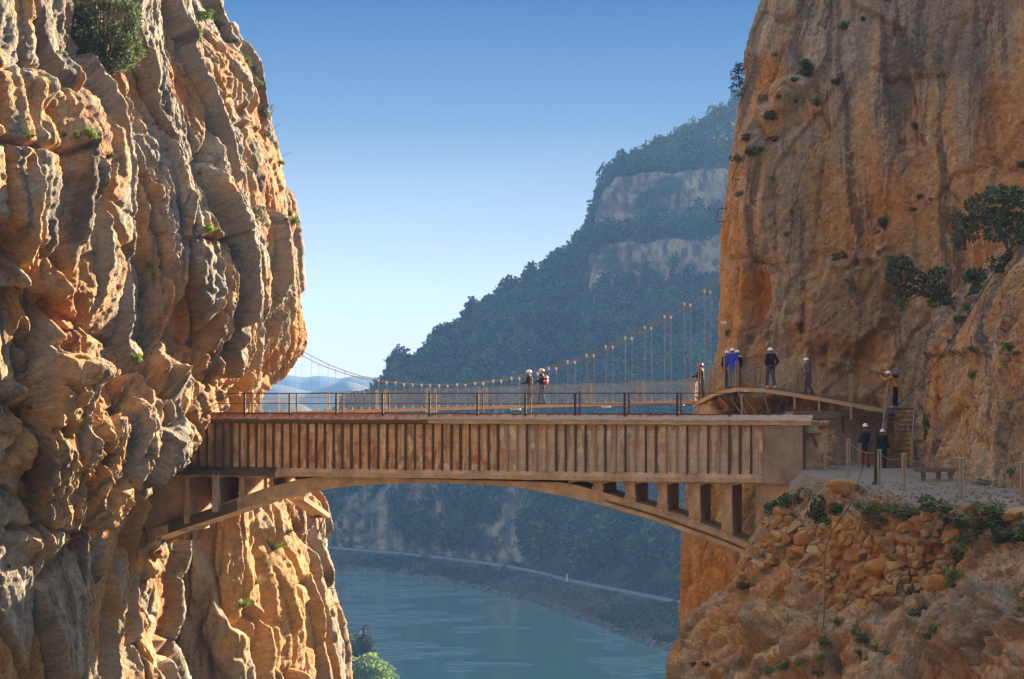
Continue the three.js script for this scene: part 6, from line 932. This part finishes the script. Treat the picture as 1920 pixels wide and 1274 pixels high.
{
  seed = 12; const d = 70, k = d / F, foot = at(1792, 578, d), q = (x, y, z = 0) => V3((x - 1792) * k, (578 - y) * k, z), lump = (x, y, rx, ry) => [q(x, y, rr(-0.3, 0.3)), V3(rx * k * 0.8, ry * k * 0.8, rx * k * 0.8)];
  const lumps = [[1690, 490, 24, 12], [1680, 520, 18, 14], [1715, 520, 22, 15], [1745, 520, 22, 12], [1760, 510, 15, 10], [1700, 545, 24, 12], [1738, 545, 26, 13], [1690, 565, 16, 9], [1765, 545, 18, 14], [1750, 570, 14, 8], [1705, 500, 14, 10], [1672, 500, 10, 10], [1775, 560, 16, 12]].map((a) => lump(...a));
  shrubTree('leaning_tree', foot, lumps, 2300, 0.15, [0.055, 0.085, 0.026], [[q(1792, 578), q(1765, 562), 1.4], [q(1765, 562), q(1735, 548), 1.1], [q(1735, 548), q(1700, 565), 0.8], [q(1765, 562), q(1750, 520), 0.8], [q(1735, 548), q(1700, 510), 0.7], [q(1720, 552), q(1685, 525), 0.5], [q(1800, 590), q(1775, 565), 1.3], [q(1735, 548), q(1722, 520), 0.5]], 0.05, 'small dark tree leaning out from the buttress above the stairs', 'tree');
}
{
  seed = 13; const d = 66, k = d / F, foot = at(1893, 475, d), q = (x, y, z = 0) => V3((x - 1893) * k, (475 - y) * k, z), lump = (x, y, rx, ry) => [q(x, y, rr(-0.4, 0.4)), V3(rx * k * 0.85, ry * k * 0.85, rx * k * 0.85)];
  const lumps = [[1830, 385, 26, 18], [1870, 365, 32, 18], [1905, 370, 30, 22], [1800, 410, 16, 14], [1835, 415, 26, 16], [1875, 405, 30, 20], [1910, 415, 28, 20], [1798, 445, 16, 16], [1820, 440, 18, 12], [1860, 440, 22, 14], [1900, 445, 26, 16], [1945, 390, 34, 30], [1805, 462, 10, 8]].map((a) => lump(...a));
  shrubTree('cliff_tree', foot, lumps, 3400, 0.16, [0.065, 0.10, 0.022], [[q(1893, 475), q(1875, 430), 1.4], [q(1875, 430), q(1840, 410), 1], [q(1840, 410), q(1805, 440), 0.7], [q(1875, 430), q(1880, 380), 1], [q(1880, 380), q(1910, 370), 0.6], [q(1860, 420), q(1830, 385), 0.7], [q(1893, 475), q(1910, 420), 1]], 0.05, 'broad dark green tree rooted in the buttress above the leaning tree', 'tree');
}
{
  seed = 14; const d = 84, k = d / F, foot = at(1392, 186, d), q = (x, y, z = 0) => V3((x - 1392) * k, (186 - y) * k, z), lumps = [[1384, 125, 8, 8], [1378, 138, 8, 8], [1388, 140, 9, 8], [1382, 152, 11, 8], [1376, 165, 8, 6], [1390, 160, 8, 8], [1380, 175, 10, 5], [1390, 128, 6, 8]].map(([x, y, a, b]) => [q(x, y), V3(a * k, b * k, a * k)]);
  shrubTree('pine_sapling', foot, lumps, 700, 0.1, [0.03, 0.05, 0.03], [[q(1392, 186), q(1386, 150), 1], [q(1386, 150), q(1384, 118), 0.7], [q(1388, 165), q(1376, 160), 0.5], [q(1387, 155), q(1392, 140), 0.5], [q(1390, 178), q(1374, 178), 0.6]], 0.025, 'thin pine sapling on the skyline at the edge of the streaked cliff', 'tree');
}
// bare twigs on the skyline of the west wall
for (const [px, py, dx, dy] of [[505, 250, 20, -22], [536, 292, 14, -8]]) { const s = westFar.spot(px - 6, py), k = -s.p.z / F; const t = thing('dry_stalk', s.p, 'bare dry flower stalk sticking out from the far buttress skyline', 'plant', 'dry stalks on the buttress skyline'); part(t, 'stem', tube([V3(0, 0, 0), V3(dx * 0.6 * k, -dy * 0.4 * k, 0), V3(dx * 1.3 * k, -dy * k, 0)], 0.012, 8, 4), bark); part(t, 'stem', tube([V3(0.1, 0.1, 0), V3(dx * 0.4 * k, -dy * 0.8 * k, 0)], 0.009, 6, 4), bark); }

// ---------------------------------------------------------------- pines of the far bank and hill
seed = 77;
function pineShape(h, w, n, col, low) {
  const lumps = []; for (let i = 0; i < 9; i++) { const t = i / 8, r = w * (0.5 + 0.5 * Math.sin(Math.PI * mix(0.2, 0.95, t))) * 0.5; const a = i * 2.4; lumps.push([V3(Math.cos(a) * r * 0.5, h * mix(low, 0.95, t), Math.sin(a) * r * 0.5), V3(r * rr(0.6, 0.9), h * 0.09, r * rr(0.6, 0.9))]); }
  return { crown: crown(n, lumps, w * 0.2, col, 0.45), trunk: merge([bar(V3(0, -0.8, 0), V3(0.1, h * 0.9, 0), w * 0.035, 5, w * 0.012), bar(V3(0, h * low, 0), V3(w * 0.25, h * (low + 0.15), 0.1), w * 0.015, 4), bar(V3(0, h * (low + 0.1), 0), V3(-w * 0.22, h * (low + 0.25), 0.1), w * 0.013, 4)]) };
}
const pines = [pineShape(10, 5.5, 330, [0.075, 0.115, 0.026], 0.35), pineShape(11, 5, 330, [0.04, 0.075, 0.022], 0.3), pineShape(9, 6, 300, [0.06, 0.095, 0.025], 0.25), pineShape(8, 6, 280, [0.07, 0.1, 0.028], 0.15)];
const barePine = pineShape(10, 5, 120, [0.16, 0.13, 0.13], 0.2);
const farBush = [bushShape([0.06, 0.085, 0.03], 150, 0.2), bushShape([0.14, 0.115, 0.075], 150, 0.17), bushShape([0.17, 0.13, 0.12], 130, 0.16), bushShape([0.045, 0.075, 0.028], 150, 0.2)];
const farLeaf = leafStuff('far_leaves');
const shapeWord = ['dense rounded', 'slender dark', 'broad spreading', 'low bushy'];
function farTree(px, d, s, v, label, group) { if (group) { label = (s > 1.4 ? 'very tall ' : s > 1.1 ? 'tall ' : s > 0.8 ? 'mid-sized ' : s > 0.62 ? 'smallish ' : 'stunted ') + shapeWord[v] + ' ' + label; }
  const t = thing('pine_tree', V3((px - 960) * d / F, landY(px, d) - 0.2, -d), label, 'tree', group), q = v === 9 ? barePine : pines[v]; part(t, 'trunk', q.trunk, bark); part(t, 'crown', q.crown, farLeaf); t.scale.set(s, s * rr(0.9, 1.2), s); t.rotation.y = rr(0, 6.28); return t; }
const slopeAt = (px, d) => (landY(px, d + 3) - landY(px, d - 3)) / 6;
{
  // skyline trees
  for (let i = 0; i < 62; i++) { const px = 722 + i * 10.4 + rr(-5, 5); farTree(px, ridgeD(px) - rr(0, 10), rr(0.45, 0.85), Math.floor(rnd() * 4), 'pine on the skyline of the wooded hill', 'pines along the skyline of the hill'); }
  for (const [px, s] of [[1195, 1.3], [1212, 1.35], [1222, 1.2], [1238, 1.35], [1250, 1.4], [1262, 1.1], [1343, 1.0], [1110, 1.0], [737, 1.1], [752, 1.0], [870, 1.0], [724, 0.9], [708, 0.8]]) farTree(px, ridgeD(px) - 4, s, Math.floor(rnd() * 3), 'pine on the skyline of the wooded hill', 'pines along the skyline of the hill');
  // riverside pines behind the road
  for (let i = 0; i < 110; i++) { const px = rr(905, 1300), r = roadD(px), d = r + 9 + 85 * Math.pow(rnd(), 0.8); farTree(px, d, rr(1.1, 1.95), Math.floor(rnd() * 3), 'pine rising behind the riverside road', 'pines behind the riverside road'); }
  for (let i = 0; i < 40; i++) { const px = rr(585, 905), r = roadD(px), d = r + rr(7, 30); farTree(px, d, rr(0.7, 1.25), Math.floor(rnd() * 4), 'pine at the foot of the grey riverside cliff', 'pines under the riverside cliff'); }
  farTree(1083, roadD(1083) + 9, 1.5, 9, 'leafless pale tree beside the road among green pines', null); farTree(1108, roadD(1108) + 14, 1.2, 9, 'smaller leafless tree behind the pale one', null);
  // everything else on the hill reads as one wood
  const spots = [[], [], [], []], m4 = new THREE.Matrix4(), qt = new THREE.Quaternion(), up = V3(0, 1, 0);
  for (let i = 0; i < 30000; i++) { const px = rr(560, 1450), r = roadD(px), D = ridgeD(px), t = rnd(), d = mix(r + 9, D, t), sl = slopeAt(px, d); if (sl > 0.95 && rnd() > 0.06) continue; const x = (px - 960) * d / F; if (fbm(x * 0.02, d * 0.02, 6, 3) < -0.28) continue; if (t < 0.13 && px > 900 && px < 1310 && rnd() > 0.12) continue; const s = rr(0.6, 1.45) * (t < 0.2 ? 1.15 : 1); m4.compose(V3(x, landY(px, d) - 0.3, -d), qt.setFromAxisAngle(up, rr(0, 6.28)), V3(s, s * rr(0.75, 1.15), s)); spots[Math.floor(rnd() * 4)].push(m4.clone()); if (spots[0].length + spots[1].length + spots[2].length + spots[3].length > 4600) break; }
  spots.forEach((list, v) => { const im = new THREE.InstancedMesh(pines[v].crown, farLeaf, list.length); list.forEach((m, i) => { im.setMatrixAt(i, m); im.setColorAt(i, new THREE.Color().setRGB(rr(0.6, 1.6), rr(0.65, 1.5), rr(0.6, 1.2))); }); im.name = ['forest', 'forest_001', 'forest_002', 'forest_003'][v]; im.castShadow = im.receiveShadow = true; tag(im, ['dense pine wood covering the hill beyond the river', 'slender dark pines mixed through the wooded hill', 'spreading pines mixed through the wooded hill', 'low round pines mixed through the wooded hill'][v], null, null, 'stuff'); scene.add(im); });
  // scrub on the bank between water and road
  const scrub = [[], [], [], []]; for (let i = 0; i < 2600; i++) { const px = rr(560, 1420), s0 = shoreD(px), r = roadD(px), far = rnd() < 0.22, d = far ? r + rr(5, 16) : mix(s0 + 1.5, r - 5, Math.pow(rnd(), 0.9)), x = (px - 960) * d / F, s = d > r - 14 && d < r ? rr(0.6, 1.3) : rr(1.4, 4.2); const k = fbm(x * 0.03, d * 0.03, 8, 2); m4.compose(V3(x, landY(px, d) - 0.2, -d), qt.setFromAxisAngle(up, rr(0, 6.28)), V3(s, s * rr(0.6, 1.1), s)); scrub[k > 0.1 ? (rnd() > 0.5 ? 1 : 2) : k < -0.08 ? 3 : Math.floor(rnd() * 4)].push(m4.clone()); }
  scrub.forEach((list, v) => { const im = new THREE.InstancedMesh(farBush[v], farLeaf, list.length); list.forEach((m, i) => { im.setMatrixAt(i, m); im.setColorAt(i, new THREE.Color().setRGB(rr(0.8, 1.2), rr(0.8, 1.2), rr(0.8, 1.2))); }); im.name = numbered('riverbank_scrub'); im.castShadow = im.receiveShadow = true; tag(im, ['green scrub covering the bank between river and road', 'brown reeds on the bank between river and road', 'leafless mauve scrub on the riverbank', 'dark evergreen scrub on the riverbank'][v], null, null, 'stuff'); scene.add(im); });
  // stones of the shore
  const rocks = new THREE.InstancedMesh(stoneGeo[2], std('shore_stone', lin(0.12, 0.095, 0.08), 0.95), 900); for (let i = 0; i < 900; i++) { const px = rr(560, 1400), d = shoreD(px) + rr(-0.6, 4), s = rr(0.4, 1.5); m4.compose(V3((px - 960) * d / F, landY(px, d) + 0.1, -d), qt.setFromAxisAngle(V3(rr(-1, 1), 1, rr(-1, 1)).normalize(), rr(0, 6.28)), V3(s * 1.4, s * 0.8, s)); rocks.setMatrixAt(i, m4); } rocks.name = 'shore_rocks'; tag(rocks, 'band of dark stones along the waterline of the far bank', null, null, 'stuff'); scene.add(rocks);
  const gp = thing('marker_post', V3((1063 - 960) * (roadD(1063) - 4.6) / F, -65.9, -(roadD(1063) - 4.6)), 'white marker post at the river side of the road', 'post'); part(gp, 'shaft', boxAt(0.5, 2.4, 0.4, 0, 1.2, 0), M.white); part(gp, 'cap', boxAt(0.6, 0.2, 0.5, 0, 2.5, 0), M.white);
}
// the two trees on the near bank, deep below the cliff
{
  seed = 31; const tall = (name, px, py, d, h, w, col, label, cone) => { const foot = at(px, py, d), lumps = []; for (let i = 0; i < 16; i++) { const t = i / 15, r = w * 0.5 * (cone ? mix(1, 0.12, t) : Math.sin(Math.PI * mix(0.25, 0.9, t))); for (let k = 0; k < (t > 0.85 ? 1 : 3); k++) { const a = i * 1.7 + k * 2.1; lumps.push([V3(Math.cos(a) * r * 0.55, h * mix(0.1, 0.97, t), Math.sin(a) * r * 0.55), V3(r * 0.55 + 0.2, h * 0.06, r * 0.55 + 0.2)]); } } const t = thing(name, foot, label, 'tree'); part(t, 'trunk', bar(V3(0, -3, 0), V3(0, h * 0.95, 0), w * 0.04, 6, w * 0.01), bark); part(t, 'crown', crown(4600, lumps, w * 0.07, col), leafMat); };
  const k = 350 / F; tall('conifer_tree', 683, 1285, 350, 108 * k, 72 * k, [0.022, 0.038, 0.024], 'dark conical conifer beside the sunlit buttress above the water', true); tall('conifer_tree', 655, 1285, 352, 95 * k, 75 * k, [0.026, 0.045, 0.026], 'broad dark tree half hidden behind the sunlit buttress', false); tall('broadleaf_tree', 690, 1315, 340, 84 * k, 100 * k, [0.17, 0.24, 0.06], 'pale green sunlit tree at the water below the buttress', false);
}
renderer.render(scene, camera);
